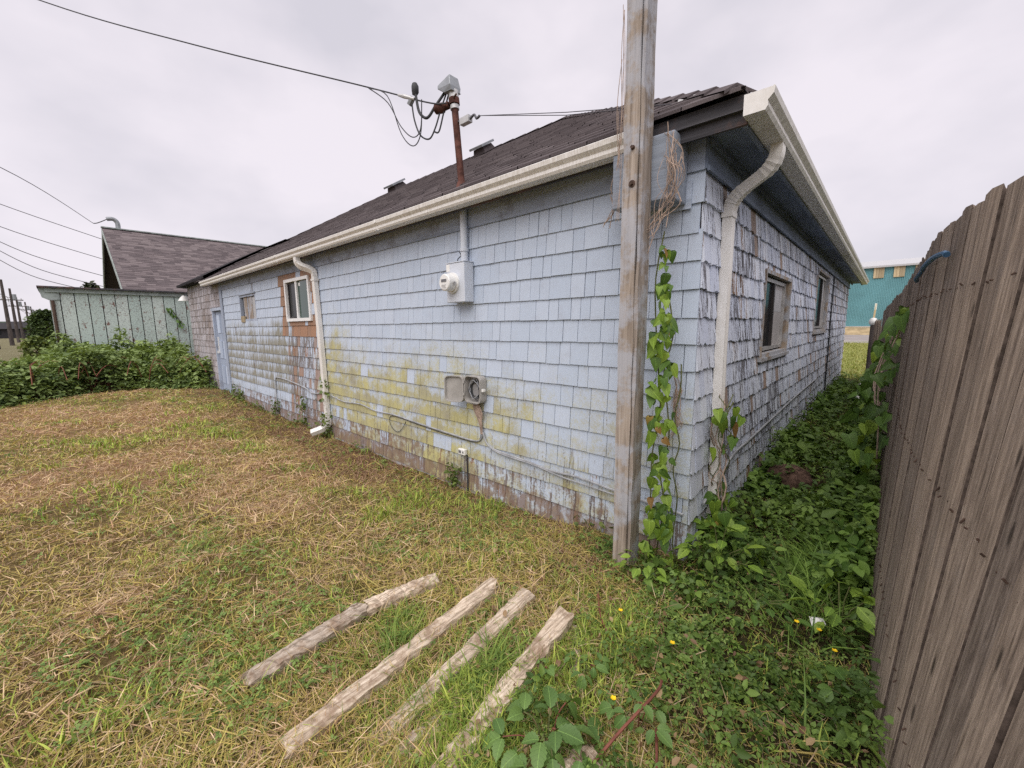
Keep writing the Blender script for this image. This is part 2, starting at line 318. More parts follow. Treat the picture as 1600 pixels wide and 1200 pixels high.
# ------------------------------------------------------------------ mesh builder
class MB:
    def __init__(s): s.v = []; s.f = []; s.a = {}; s.fa = []
    def add(s, verts, faces, rnd=None, **attrs):
        o = len(s.v); s.v += [tuple(map(float, q)) for q in verts]; s.f += [tuple(i + o for i in q) for q in faces]
        s.fa += [random.random() if rnd is None else rnd] * len(faces)
        for k, val in attrs.items():
            l = s.a.setdefault(k, []); l += [0.0] * (o - len(l))
            l += list(val) if hasattr(val, '__len__') else [val] * len(verts)
        return s
    def box(s, x0, x1, y0, y1, z0, z1, **k):
        v = [(x, y, z) for z in (z0, z1) for y in (y0, y1) for x in (x0, x1)]
        return s.add(v, [(0, 2, 3, 1), (4, 5, 7, 6), (0, 1, 5, 4), (2, 6, 7, 3), (0, 4, 6, 2), (1, 3, 7, 5)], **k)
    def tube(s, path, r, n=8, cap=True, **k):
        return s.sweep(path, [(math.cos(2 * math.pi * i / n), math.sin(2 * math.pi * i / n)) for i in range(n)], r, cap, **k)
    def sweep(s, path, prof, r=1.0, cap=True, up=None, **k):
        P = [Vector(q) for q in path]; rr = r if hasattr(r, '__len__') else [r] * len(P); n = len(prof)
        T = [(P[min(i + 1, len(P) - 1)] - P[max(i - 1, 0)]).normalized() for i in range(len(P))]
        u = Vector(up) if up is not None else (Vector((0, 0, 1)) if abs(T[0].z) < 0.9 else Vector((1, 0, 0)))
        vs_ = []
        for i, q in enumerate(P):
            u = (u - T[i] * u.dot(T[i])).normalized(); b = T[i].cross(u)
            vs_ += [q + (u * a + b * c) * rr[i] for a, c in prof]
        fs = [(i * n + j, i * n + (j + 1) % n, (i + 1) * n + (j + 1) % n, (i + 1) * n + j) for i in range(len(P) - 1) for j in range(n)]
        if cap: fs += [tuple(range(n))[::-1], tuple(range((len(P) - 1) * n, len(P) * n))]
        return s.add(vs_, fs, **k)
    def extrude(s, poly, axis_fn, a0, a1, **k):      # poly of 2-d points placed by axis_fn(p, a)
        n = len(poly); vs_ = [axis_fn(q, a0) for q in poly] + [axis_fn(q, a1) for q in poly]
        fs = [(j, (j + 1) % n, n + (j + 1) % n, n + j) for j in range(n)] + [tuple(range(n))[::-1], tuple(range(n, 2 * n))]
        return s.add(vs_, fs, **k)
    def build(s, name, mat, parent=None, smooth=False, origin=None, bevel=0.0, **props):
        me = bpy.data.meshes.new(name)
        V = np.array(s.v) if s.v else np.zeros((0, 3))
        if origin is not None: V = V - np.array(origin)
        me.from_pydata([tuple(q) for q in V], [], s.f); me.update()
        at = me.attributes.new('rnd', 'FLOAT', 'FACE'); at.data.foreach_set('value', np.array(s.fa, np.float32))
        for k, l in s.a.items():
            l = l + [0.0] * (len(s.v) - len(l)); at = me.attributes.new(k, 'FLOAT', 'POINT'); at.data.foreach_set('value', np.array(l, np.float32))
        if smooth:
            me.polygons.foreach_set('use_smooth', np.ones(len(me.polygons), bool))
            try: me.set_sharp_from_angle(angle=rad(40))
            except Exception: pass
        me.materials.append(mat)
        o = bpy.data.objects.new(name, me); COL.objects.link(o)
        if origin is not None: o.location = origin
        if parent is not None: o.parent = parent
        if bevel:
            b = o.modifiers.new('edge', 'BEVEL'); b.width = bevel; b.segments = 2; b.limit_method = 'ANGLE'
        for k, val in props.items(): o[k] = val
        return o

def thing(name, label, cat, loc=(0, 0, 0), group=None):
    o = bpy.data.objects.new(name, None); COL.objects.link(o); o.location = loc; o.empty_display_size = 0.2
    o['label'] = label; o['category'] = cat
    if group: o['group'] = group
    return o
def tag(o, label, cat, group=None):
    o['label'] = label; o['category'] = cat
    if group: o['group'] = group
    return o
def part(mb, name, mat, root, **k):       # builds with world coordinates under a root that may be moved
    o = mb.build(name, mat, root, **k)
    if root is not None:
        r = root; off = Vector((0, 0, 0))
        while r is not None: off += Vector(r.location); r = r.parent
        o.location = Vector(o.location) - off
    return o

def rotz(a):
    c, s = np.cos(a), np.sin(a); z = np.zeros_like(c); o = np.ones_like(c)
    return np.stack([np.stack([c, -s, z], -1), np.stack([s, c, z], -1), np.stack([z, z, o], -1)], -2)
def rotx(a):
    c, s = np.cos(a), np.sin(a); z = np.zeros_like(c); o = np.ones_like(c)
    return np.stack([np.stack([o, z, z], -1), np.stack([z, c, -s], -1), np.stack([z, s, c], -1)], -2)
def roty(a):
    c, s = np.cos(a), np.sin(a); z = np.zeros_like(c); o = np.ones_like(c)
    return np.stack([np.stack([c, z, s], -1), np.stack([z, o, z], -1), np.stack([-s, z, c], -1)], -2)

def scatter(name, sets, mat, parent=None, **props):
    """sets: list of (template verts, template faces, pos(n,3), rot(n,3,3), scale(n,3), colour(n,3)); one joined mesh"""
    VV, FF, LL, CC = [], [], [], []; base = 0
    for tv, tf, pos, rot, scl, colr in sets:
        n = len(pos)
        if not n: continue
        tv = np.array(tv, float); nv = len(tv)
        V = tv[None] * scl[:, None, :]; V = np.einsum('nij,nvj->nvi', rot, V) + pos[:, None, :]
        VV.append(V.reshape(-1, 3)); CC.append(np.repeat(colr, nv, 0))
        fl = np.concatenate([np.array(q) for q in tf]); ln = np.array([len(q) for q in tf])
        FF.append((fl[None] + (np.arange(n) * nv)[:, None]).reshape(-1) + base); LL.append(np.tile(ln, n)); base += n * nv
    V = np.concatenate(VV); Fi = np.concatenate(FF).astype(np.int32); L = np.concatenate(LL).astype(np.int32); C = np.concatenate(CC)
    me = bpy.data.meshes.new(name); me.vertices.add(len(V)); me.vertices.foreach_set('co', V.astype(np.float32).ravel())
    me.loops.add(len(Fi)); me.loops.foreach_set('vertex_index', Fi)
    me.polygons.add(len(L)); st = np.concatenate([[0], np.cumsum(L)[:-1]]).astype(np.int32)
    me.polygons.foreach_set('loop_start', st)
    try: me.polygons.foreach_set('loop_total', L)
    except Exception: pass
    me.update(calc_edges=True); me.validate()
    ca = me.attributes.new('col', 'FLOAT_COLOR', 'POINT')
    ca.data.foreach_set('color', np.concatenate([C, np.ones((len(C), 1))], 1).astype(np.float32).ravel())
    me.materials.append(mat)
    o = bpy.data.objects.new(name, me); COL.objects.link(o)
    if parent is not None: o.parent = parent
    for k, v in props.items(): o[k] = v
    return o

def lerpc(a, b, t): return np.array(a)[None] * (1 - t[:, None]) + np.array(b)[None] * t[:, None]

# leaf and blade templates (length 1 along +y, lying in xy)
def blade(bend, w=0.05):
    pts = []; ts = (0, 0.4, 0.75, 1.0)
    for i, t in enumerate(ts):
        ww = w * (1 - t) ** 0.6 if t < 1 else 0
        y = bend * t * t; z = t - 0.25 * bend * t * t
        pts += [(-ww, y, z), (ww, y, z)] if t < 1 else [(0, y, z)]
    return pts, [(0, 1, 3, 2), (2, 3, 5, 4), (4, 5, 6)]
BLADES = [blade(0.15), blade(0.45), blade(0.85), blade(1.2)]
def blade3(bend, w=0.05):
    return [(-w, 0, 0), (w, 0, 0), (w * .75, bend * .3, .52), (-w * .75, bend * .3, .52), (0, bend, 1 - .3 * bend)], [(0, 1, 2, 3), (3, 2, 4)]
BL3 = [blade3(0.1), blade3(0.35), blade3(0.7), blade3(1.0)]
LEAF2 = ([(0, 0, 0), (.27, .35, .07), (.2, .75, .0), (0, 1, -.16), (-.2, .75, .0), (-.27, .35, .07), (0, .5, -.05)], [(0, 1, 2, 6), (6, 2, 3), (6, 3, 4), (0, 6, 4, 5)])
def lf(pts, fold=0.12, droop=0.15):     # half outline (x>0) from base to tip, mirrored, folded at midrib
    n = len(pts); R = [(x, y, abs(x) * fold - droop * y * y) for x, y in pts]; L = [(-x, y, z) for x, y, z in R]
    mid = [(0, y, -droop * y * y) for x, y in pts]
    v = R + L + mid; f = []
    for i in range(n - 1):
        f.append((2 * n + i, i, i + 1, 2 * n + i + 1)); f.append((2 * n + i, 2 * n + i + 1, n + i + 1, n + i))
    return v, f
HEART = lf([(0.0, 0.06), (0.22, -0.10), (0.38, 0.06), (0.33, 0.34), (0.20, 0.66), (0.0, 1.0)], 0.22, 0.22)
OVAL = lf([(0.0, 0.0), (0.24, 0.22), (0.30, 0.5), (0.18, 0.8), (0.0, 1.0)], 0.25, 0.2)
SER = lf([(0.0, 0.0), (0.20, 0.10), (0.19, 0.17), (0.30, 0.25), (0.28, 0.34), (0.36, 0.42), (0.31, 0.52), (0.35, 0.60), (0.25, 0.70), (0.26, 0.78), (0.12, 0.88), (0.0, 1.0)], 0.38, 0.34)
SMALL = lf([(0.0, 0.0), (0.30, 0.45), (0.0, 1.0)], 0.25, 0.15)
def tri(base, sc=0.6, off=0.0):
    V, Fc = [], []
    for k, a in enumerate((-1.25, 0.0, 1.25)):
        R = rotz(np.array(a)); o = len(V); k2 = sc * (1.1 if k == 1 else 0.92)
        V += [tuple(R @ (np.array(q) * k2) + R @ np.array([0, off, 0])) for q in base[0]]; Fc += [tuple(i + o for i in q) for q in base[1]]
    return V, Fc
DIA = ([(0, 0, 0), (.30, .5, .08), (0, 1, -.1), (-.30, .5, .08)], [(0, 1, 2, 3)])
TRI_S = tri(DIA, 0.62, 0.06)
TRI_O = tri(LEAF2, 0.6, 0.1)

# ------------------------------------------------------------------ ground
def dryness(x, y):
    x = np.asarray(x, float); y = np.asarray(y, float)
    d = sstep(0.46, 0.65, fbm(x + 3, y + 8, 0.8, 4) + 0.25 * (fbm(x, y, 4.0, 3) - 0.5))
    d = d * 0.75 + 0.28 * sstep(-1.8, -3.2, x)
    d = d - 0.55 * sstep(-1.0, -0.1, x + 0.25 * y - 0.25) - 0.25 * sstep(-2.2, -1.0, x)
    return np.clip(d, 0, 1)
def zone_cover(x, y):      # broad-leaf weeds: between house and fence, round the corner, foot of the bramble
    return np.clip(sstep(-1.05, -0.55, x + 0.06 * (y - 2)) * sstep(0.7, 1.5, y + 0.6 * x), 0, 1)
def zone_brown(x, y):      # raked strip of dead grass along the wall
    return sstep(1.85, 2.3, y + 0.3 * (fbm(x, y, 2) - 0.5) * 4) * (1 - sstep(-1.3, -0.7, x))

def axis(a, b, c, n, hi):   # dense between a and b, stretching out to +-hi
    mid = np.arange(a, b, c); s = np.geomspace(c, hi, n); return np.concatenate([(a - np.cumsum(s * 0.55))[::-1], mid, b + np.cumsum(s * 0.55)])
gx = axis(-9.0, 0.6, 0.075, 34, 320.0); gy = axis(-1.2, 4.2, 0.075, 34, 320.0)
X, Y = np.meshgrid(gx, gy); Z = ground_z(X, Y); nx, ny = len(gx), len(gy)
V = np.stack([X, Y, Z], -1).reshape(-1, 3)
idx = np.arange(nx * ny).reshape(ny, nx)
Fq = np.stack([idx[:-1, :-1], idx[:-1, 1:], idx[1:, 1:], idx[1:, :-1]], -1).reshape(-1, 4)
me = bpy.data.meshes.new('ground'); me.vertices.add(len(V)); me.vertices.foreach_set('co', V.astype(np.float32).ravel())
me.loops.add(len(Fq) * 4); me.loops.foreach_set('vertex_index', Fq.astype(np.int32).ravel())
me.polygons.add(len(Fq)); me.polygons.foreach_set('loop_start', (np.arange(len(Fq)) * 4).astype(np.int32))
me.update(calc_edges=True)
me.polygons.foreach_set('use_smooth', np.ones(len(Fq), bool))
D = dryness(V[:, 0], V[:, 1]); C = lerpc((0.15, 0.125, 0.048), (0.31, 0.19, 0.11), D)
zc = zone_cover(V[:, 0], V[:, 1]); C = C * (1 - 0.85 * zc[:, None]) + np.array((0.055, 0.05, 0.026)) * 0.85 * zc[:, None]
zb = zone_brown(V[:, 0], V[:, 1]) * (1 - zc); C = C * (1 - 0.7 * zb[:, None]) + np.array((0.145, 0.088, 0.055)) * 0.7 * zb[:, None]
fr = sstep(14.5, 16, V[:, 1]); C = C * (1 - fr[:, None]) + lerpc((0.21, 0.245, 0.07), (0.31, 0.30, 0.11), fbm(V[:, 0], V[:, 1], 0.5)) * fr[:, None]
fl = sstep(-20, -26, V[:, 0]) * (1 - fr); C = C * (1 - fl[:, None]) + np.array((0.20, 0.185, 0.11)) * fl[:, None]
ca = me.attributes.new('col', 'FLOAT_COLOR', 'POINT'); ca.data.foreach_set('color', np.concatenate([C, np.ones((len(C), 1))], 1).astype(np.float32).ravel())
me.materials.append(M['ground'])
o = bpy.data.objects.new('ground', me); COL.objects.link(o); o['kind'] = 'structure'

b = MB().box(-60, 60, 41.5, 66, -0.3, 0.05); o = b.build('road', M['road'], kind='structure')
b = MB().box(-60, 60, 41.2, 41.5, -0.3, 0.17); b.build('kerb', M['conc'], kind='structure')
b = MB(); xs = np.linspace(-60, 60, 60)
for i in range(59):
    h0 = 0.75 + 0.25 * vnoise(xs[i] * .4, 3.3); h1 = 0.75 + 0.25 * vnoise(xs[i + 1] * .4, 3.3)
    b.add([(xs[i], 66, -.2), (xs[i + 1], 66, -.2), (xs[i + 1], 68.5, h1), (xs[i], 68.5, h0), (xs[i + 1], 95, 0.95), (xs[i], 95, 0.95)], [(0, 1, 2, 3), (3, 2, 4, 5)])
b.build('bank', M['bank'], kind='structure')

# ------------------------------------------------------------------ house
YA, XB = 2.709, -0.9
house = thing('shingled_house', 'long single-storey house clad in peeling pale blue shingles under a dark hip roof', 'house', (-6.0, 6.0, 0))
COURSE, Z0 = 0.172, 0.093
PA = lambda u, d, z: (u, YA - d, z)
PB = lambda u, d, z: (XB + d, u, z)
OPEN_A = [(-7.72, -6.70, 1.715, 2.415), (-10.5, -9.4, 1.76, 2.31)]
OPEN_B = [(4.45, 5.80, 1.27, 2.10), (8.05, 9.72, 1.45, 2.44)]
OPEN_C = [(-12.95, -12.02, -0.3, 2.10)]

def subtract(rc, holes):
    L = [rc]
    for (a, b_, c, d) in holes:
        N = []
        for (u0, u1, z0, z1) in L:
            if u1 <= a or u0 >= b_ or z1 <= c or z0 >= d: N.append((u0, u1, z0, z1)); continue
            if u0 < a: N.append((u0, a, z0, z1))
            if u1 > b_: N.append((b_, u1, z0, z1))
            m0, m1 = max(u0, a), min(u1, b_)
            if z0 < c: N.append((m0, m1, z0, c))
            if z1 > d: N.append((m0, m1, d, z1))
        L = N
    return [q for q in L if q[1] - q[0] > 0.012 and q[3] - q[2] > 0.012]

def pbox(b, P, u0, u1, d0, d1, z0, z1):
    v = [P(u, d, z) for z in (z0, z1) for d in (d0, d1) for u in (u0, u1)]
    return b.add(v, [(0, 2, 3, 1), (4, 5, 7, 6), (0, 1, 5, 4), (2, 6, 7, 3), (0, 4, 6, 2), (1, 3, 7, 5)])
def wall_box(P, u0, u1, holes, top):
    b = MB()
    for a, c, z0, z1 in subtract((u0, u1, -0.25, top), holes): pbox(b, P, a, c, -0.12, 0.0, z0, z1)
    return b
wallA = part(wall_box(PA, -11.9, XB, OPEN_A, 2.70), 'wall', M['backing'], house, label='long blue wall with green algae and the electric meter')
wallB = part(wall_box(PB, YA + 0.12, 14.75, OPEN_B, 2.70), 'wall', M['backing'], house, label='flaking narrow-side wall facing the fence')
wallC = part(wall_box(lambda u, d, z: (u, YA + 0.02 - d, z), -15.76, -11.92, OPEN_C, 2.86), 'wall', M['backing'], house, label='bare grey shingled wall beyond the blue door')
part(MB().box(-15.76, -15.64, YA + 0.14, 9.5, -0.2, 2.86).box(-15.6, -7.6, 9.5, 9.62, -0.2, 2.7).box(-7.6, -7.48, 9.62, 14.7, -0.2, 2.7).box(-7.6, XB - 0.12, 14.64, 14.75, -0.2, 2.7), 'back_wall', M['paint_c'], house)

def wall_attrs(which, u, z):
    n1 = float(fbm(u, z, 1.1, 3)); n2 = float(fbm(u + 40, z, 2.5, 3)); r = random.random()
    moss = mildew = peel = bare = grime = 0.0
    if which == 'A':
        band = 1.15 * float(sstep(1.85, 0.6, z) * sstep(-7.6, -5.8, u) * (1 - sstep(-3.6, -0.9, u)))
        hot = math.exp(-((u + 3.9) / 1.3) ** 2 - ((z - 0.5) / 0.36) ** 2)
        hot2 = math.exp(-((u + 6.0) / 0.6) ** 2 - ((z - 1.3) / 0.6) ** 2)
        rb = 0.62 * float(sstep(1.35, 0.75, z) * sstep(-3.2, -2.2, u)) * n2 * 1.3
        moss = max(band * (0.5 + 1.0 * n1) * (0.9 + .2 * r), hot * (1.1 + 0.25 * r), hot2 * 0.95 * n2 * 1.5, rb * 1.15) + 0.35 * n2 * float(sstep(1.9, .8, z)) * float(sstep(-7.4, -6.2, u))
        if r < 0.05 and z < 1.5: moss *= 0.3
        mildew = float(sstep(-6.9, -7.6, u)) * (0.55 + 0.85 * n2) * float(sstep(2.3, 1.4, z)) * float(sstep(0.1, 0.6, z))
        if u > -5.5: mildew = .7 * (0.35 + 0.85 * n2) * (0.5 + .5 * r) * float(sstep(1.25, 0.5, z))
        peel = 0.02 * r + 0.10 * float(sstep(0.9, 0.5, z)) + 0.27 * float(sstep(0.5, 0.1, z))
        if -8.05 < u < -6.42 and 1.50 < z < 2.62:
            bare = 1.0 if r < 0.8 else 0.0
        elif -7.9 < u < -6.6 and z < 1.6:
            peel = 0.36 + 0.16 * r; bare = 0.8 if r < 0.16 else 0
        elif u < -9.3 and r < 0.06: peel = 0.4
        grime = float(sstep(0.36, -0.02, z)) * (0.7 + 0.6 * n1) + (0.25 * float(sstep(0.6, 0.2, z)) if u < -4 else 0)
    elif which == 'B':
        peel = 0.12 + 0.36 * n1 + 0.24 * (r - 0.35) + 0.05 * float(sstep(6, 9, u))
        if u < 3.1: peel -= 0.12
        if r < 0.05: bare = 0.85
        grime = float(sstep(0.42, 0.0, z)) * 0.75
        mildew = 0.25 * n2 * float(sstep(0.9, 0.3, z)); moss = 0.1 * n2
    else:
        peel = 0.26 + 0.26 * n1 + 0.16 * r; bare = 0.5 * r if r < 0.4 else 0; grime = 0.3 * float(sstep(1.8, 0.2, z)) * n2 + 0.05; mildew = 0.25 * n1
        if u > -12.02 - 0.0 or (z > 2.05 and u > -13.2): peel -= 0.12
    return dict(moss=moss, mildew=mildew, peel=peel, bare=bare, grime=grime)

def shingle_geo(mb, which, P, u0, u1, z0, z1, zb, rough, at, lift):
    """one wedge-shaped shingle piece; zb = butt line of its course"""
    E = COURSE; dep = lambda z: (0.024 if which == 'B' else 0.0175) + lift - (0.018 if which == 'B' else 0.0128) * min(1.15, max(0, (z - zb) / E))
    butt = abs(z0 - zb) < 0.02
    nb = 4 if which != 'A' else 3
    us = np.linspace(u0, u1, nb); zs = [z0 + (random.uniform(-1, 1) * rough if butt else 0) for _ in us]
    if which == 'A': zs = [z0 + (zs[0] - z0) + (zs[-1] - zs[0]) * i / (nb - 1) for i in range(nb)]
    vs_ = [P(us[i], dep(zs[i]), zs[i]) for i in range(nb)] + [P(us[i], 0.002, zs[i]) for i in range(nb)] + [P(u0, dep(z1), z1), P(u1, dep(z1), z1), P(u0, -0.001, z1), P(u1, -0.001, z1)]
    t = 2 * nb; fs = [tuple(range(nb)) + (t + 1, t)]
    fs += [(i, nb + i, nb + i + 1, i + 1) for i in range(nb - 1)]
    fs += [(0, t, t + 2, nb), (nb - 1, 2 * nb - 1, t + 3, t + 1), (t, t + 1, t + 3, t + 2)]
    vv = [max(0, (q[2] - zb) / E) for q in vs_]
    mb.add(vs_, fs, v=vv, **at)

camp = np.array([0, 0, EYE])
pieces = []
def course_wall(which, P, ua, ub, kmin, kmax, holes, wmin, wmax, rough, zoff=lambda u: 0.0, ztop=9):
    for k in range(kmin, kmax):
        u = ua + random.uniform(-0.1, 0) ; wav = random.uniform(-0.003, 0.003)
        while u < ub:
            wd = random.uniform(wmin, wmax) if random.random() < 0.72 else random.uniform(wmin, wmin * 1.7)
            a, b_ = max(u, ua), min(u + wd, ub); u += wd
            if b_ - a < 0.02: continue
            gap = random.uniform(0.0012, 0.003)
            zb = Z0 + COURSE * k + zoff(a) + wav + 0.004 * math.sin(a * 1.7 + k * 2.1)
            rects = subtract((a + gap, b_ - gap, zb, min(zb + COURSE + 0.014, ztop)), holes)
            if not rects: continue
            zc = zb + COURSE / 2; uc = (a + b_) / 2
            at = wall_attrs(which, uc, zc); lift = random.uniform(-0.002, 0.003) * (1.6 if which == 'B' else 0.5)
            pc = np.array(P(uc, 0, zc)); dv = camp - pc; d = np.linalg.norm(dv); n_ = np.array(P(0, 1, 0)) - np.array(P(0, 0, 0))
            score = (b_ - a) * COURSE * abs(dv @ n_) / d ** 3
            dd = -dv / d; zf = dd @ fwd
            inview = zf > 0.1 and abs(dd @ r2 / zf) * F_PX < 800 and abs(dd @ u2 / zf) * F_PX < 600
            pieces.append((score if inview else 0, which, rects, zb, rough, at, lift))
course_wall('A', PA, -11.8, XB + 0.016, -1, 14, OPEN_A, 0.085, 0.22, 0.0025, ztop=2.53)
course_wall('B', PB, YA + 0.001, 14.72, -1, 14, OPEN_B, 0.07, 0.17, 0.010, ztop=2.53)
PC = lambda u, d, z: (u, YA + 0.02 - d, z)
course_wall('C', PC, -15.75, -12.02, -1, 16, OPEN_C, 0.09, 0.22, 0.006, ztop=2.86)
pieces.sort(key=lambda q: -q[0])
WALLS = {'A': (wallA, PA, M['paint_a']), 'B': (wallB, PB, M['paint_b']), 'C': (wallC, PC, M['paint_c'])}
rest = {k: MB() for k in WALLS}
for i, (sc, wh, rects, zb, rough, at, lift) in enumerate(pieces):
    root, P, mt = WALLS[wh]
    mb = MB() if i < 300 else rest[wh]
    for rc in rects: shingle_geo(mb, wh, P, *rc, zb, rough, at, lift)
    if i < 300: part(mb, 'shingle', mt, root)
for k, mb in rest.items(): part(mb, 'shingles', WALLS[k][2], WALLS[k][0], kind='stuff')

# sill board under the shingles, frieze, corner, soffits, fascias
part(MB().box(-11.8, XB - 0.01, YA - 0.008, YA - 0.001, -0.26, -0.07), 'sill_board', M['bare_frame'], house)
part(MB().box(XB + 0.001, XB + 0.012, YA + 0.02, 14.7, -0.26, -0.075), 'sill_board', M['bare_frame'], house)
part(MB().box(-11.9, XB + 0.012, YA - 0.022, YA - 0.001, 2.512, 2.685), 'frieze_board', M['trim_blue'], house)
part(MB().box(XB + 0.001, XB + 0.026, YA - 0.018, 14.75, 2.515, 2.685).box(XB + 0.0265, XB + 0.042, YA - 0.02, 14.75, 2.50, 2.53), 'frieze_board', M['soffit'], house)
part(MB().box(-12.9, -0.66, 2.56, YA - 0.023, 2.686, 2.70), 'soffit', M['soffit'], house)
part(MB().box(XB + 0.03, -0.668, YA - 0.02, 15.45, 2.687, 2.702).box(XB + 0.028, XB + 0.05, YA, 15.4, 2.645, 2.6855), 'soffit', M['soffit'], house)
part(MB().box(-12.9, -0.64, 2.545, 2.565, 2.635, 2.765).box(-1.35, -0.65, 2.515, 2.543, 2.70, 2.772), 'fascia', M['fascia_dark'], house)
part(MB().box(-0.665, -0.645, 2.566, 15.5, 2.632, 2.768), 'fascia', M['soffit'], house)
part(MB().box(-12.02, -11.82, YA - 0.03, YA - 0.001, -0.15, 2.69), 'corner_board', M['trim_blue_v'], house)
part(MB().box(XB - 0.17, XB - 0.055, YA - 0.029, YA - 0.019, 2.30, 2.46), 'patch_board', M['trim_blue'], house)

# ---- roof: eave points, hips, two ridges; courses of tabs on the two slopes that face the yard
EZ, SL, HR = 2.785, 0.62, 3.7
ex0, ex1, ey0, ey1 = -12.95, -0.655, 2.485, 15.5
RZ = EZ + SL * HR
roof = part(MB().add([(ex0, ey0, EZ), (ex1, ey0, EZ), (ex1 - HR, ey0 + HR, RZ), (ex0 + HR, ey0 + HR, RZ), (ex0, ey0 + 2 * HR, EZ), (ex1 - 2 * HR, ey0 + 2 * HR, EZ),
                      (ex1, ey1, EZ), (ex1 - HR, ey1 - HR, RZ), (ex1 - 2 * HR, ey1, EZ)],
                     [(0, 1, 2, 3), (0, 3, 4), (4, 3, 2, 5), (1, 6, 7, 2), (6, 8, 7), (8, 5, 2, 7)]), 'roof', M['roof'], house)
def tab_course(mb, j, n, side):
    """course j of n on the slope that rises from the A eave (side A) or the B eave (side B)"""
    t0, t1 = HR * j / n, HR * (j + 1.18) / n; t1 = min(t1, HR)
    if side == 'A': L0, L1 = ex0 + t0, ex1 - t0
    else: L0, L1 = ey0 + t0, ey1 - t0
    u = L0 - random.uniform(0, 0.3)
    while u < L1:
        wd = 0.305; a, b_ = max(u + 0.004, L0), min(u + wd - 0.004, L1); u += wd
        if b_ - a < 0.03: continue
        dj = random.uniform(-0.004, 0.004); th = 0.012 + random.uniform(0, 0.006)
        def pt(uu, t, h):
            lim0, lim1 = (ex0 + t, ex1 - t) if side == 'A' else (ey0 + t, ey1 - t)
            uu = min(max(uu, lim0), lim1); z = EZ + SL * t + h
            sag = -0.015 * math.sin(uu * 0.9) * (t / HR)
            return (uu, ey0 + t, z + sag) if side == 'A' else (ex1 - t, uu, z + sag)
        tb = t0 + dj - (0.012 if j == 0 else 0)
        mb.add([pt(a, tb, th + 0.006), pt(b_, tb, th + 0.006), pt(b_, t1, 0.008), pt(a, t1, 0.008), pt(a, tb, 0.0), pt(b_, tb, 0.0)],
               [(0, 1, 2, 3), (4, 5, 1, 0)])
NC = 29
for j in range(NC):
    mb = MB(); tab_course(mb, j, NC, 'A'); part(mb, 'shingle_course', M['roof'], roof)
mb = MB()
for j in range(NC): tab_course(mb, j, NC, 'B')
part(mb, 'shingle_courses', M['roof'], roof, kind='stuff')
def hip_caps(p0, p1, sa, sb, n, name):
    """overlapping bent caps from p0 up to p1; sa, sb the downslope directions of both sides"""
    p0, p1 = Vector(p0), Vector(p1); d = (p1 - p0); ln = d.length; d.normalize(); sa = Vector(sa).normalized(); sb = Vector(sb).normalized()
    for i in range(n):
        a = p0 + d * (ln * i / n - 0.02); e = p0 + d * (ln * (i + 1.2) / n); upz = Vector((0, 0, 1)); k = 0.105 * random.uniform(0.92, 1.08); h = 0.034 + random.uniform(0, .006)
        vs_ = [a + upz * h, a + sa * k + upz * (h - 0.004), a + sb * k + upz * (h - 0.004), e + upz * 0.022, e + sa * k + upz * 0.018, e + sb * k + upz * 0.018,
               a + upz * (h - 0.016), a + sa * k + upz * (h - 0.022), a + sb * k + upz * (h - 0.022)]
        part(MB().add(vs_, [(0, 3, 4, 1), (0, 2, 5, 3), (6, 0, 1, 7), (0, 6, 8, 2)]), name, M['roof'], roof)
hip_caps((ex1 - .05, ey0 + .05, EZ + .03), (ex1 - HR, ey0 + HR, RZ), (-.4, -1, -.62), (1, .4, -.62), 24, 'hip_cap')
hip_caps((ex0, ey0, EZ), (ex0 + HR, ey0 + HR, RZ), (.4, -1, -.62), (-1, .4, -.62), 16, 'hip_cap')
hip_caps((ex1 - HR, ey0 + HR, RZ), (ex0 + HR, ey0 + HR, RZ), (0, -1, -.62), (0, 1, -.62), 16, 'ridge_cap')
# addition roof, black roll roofing
ax0 = -15.95
rz = lambda t: 2.90 + 0.60 * t
part(MB().add([(ax0, 2.5, 2.9), (-12.5, 2.5, 2.9), (-12.5, 3.75, rz(1.25)), (ax0 + 1.25, 3.75, rz(1.25)), (ax0, 9, 2.9), (ax0 + 1.25, 9, rz(1.25)), (-10.5, 9, rz(1.25)), (-10.5, 3.75, rz(1.25)),
                    (ax0, 2.5, 2.84), (-12.5, 2.5, 2.84), (ax0, 9, 2.84)],
                   [(0, 1, 2, 3), (0, 3, 5, 4), (3, 2, 7, 6, 5), (8, 9, 1, 0), (10, 8, 0, 4), (8, 10, 9)]), 'addition_roof', M['roll_roof'], house)
# low roof vents near the ridge
def roof_vent(x, t, sz):
    c = Vector((x, ey0 + t, EZ + SL * t)); nrm = Vector((0, -SL, 1)).normalized(); s_ = Vector((0, 1, SL)).normalized(); xx = Vector((1, 0, 0))
    b = MB(); q = lambda a, s2, h: c + xx * a + s_ * s2 + nrm * h
    b.add([q(-sz, -sz, .02), q(sz, -sz, .02), q(sz, sz, .02), q(-sz, sz, .02), q(-sz * .8, -sz * .8, .12), q(sz * .8, -sz * .8, .12), q(sz * .8, sz * .8, .12), q(-sz * .8, sz * .8, .12)], [(0, 1, 5, 4), (1, 2, 6, 5), (2, 3, 7, 6), (3, 0, 4, 7), (4, 5, 6, 7)])
    v = part(b, 'roof_vent', M['roof'], house)
    b = MB(); t1 = [q(a, s2, h) for h in (.125, .165) for a, s2 in ((-sz * 1.1, -sz * 1.2), (sz * 1.1, -sz * 1.2), (sz * 1.1, sz * 1.1), (-sz * 1.1, sz * 1.1))]
    b.add(t1, [(0, 1, 2, 3), (4, 5, 6, 7), (0, 1, 5, 4), (1, 2, 6, 5), (2, 3, 7, 6), (3, 0, 4, 7)])
    part(b, 'vent_cap', M['galv'], v)
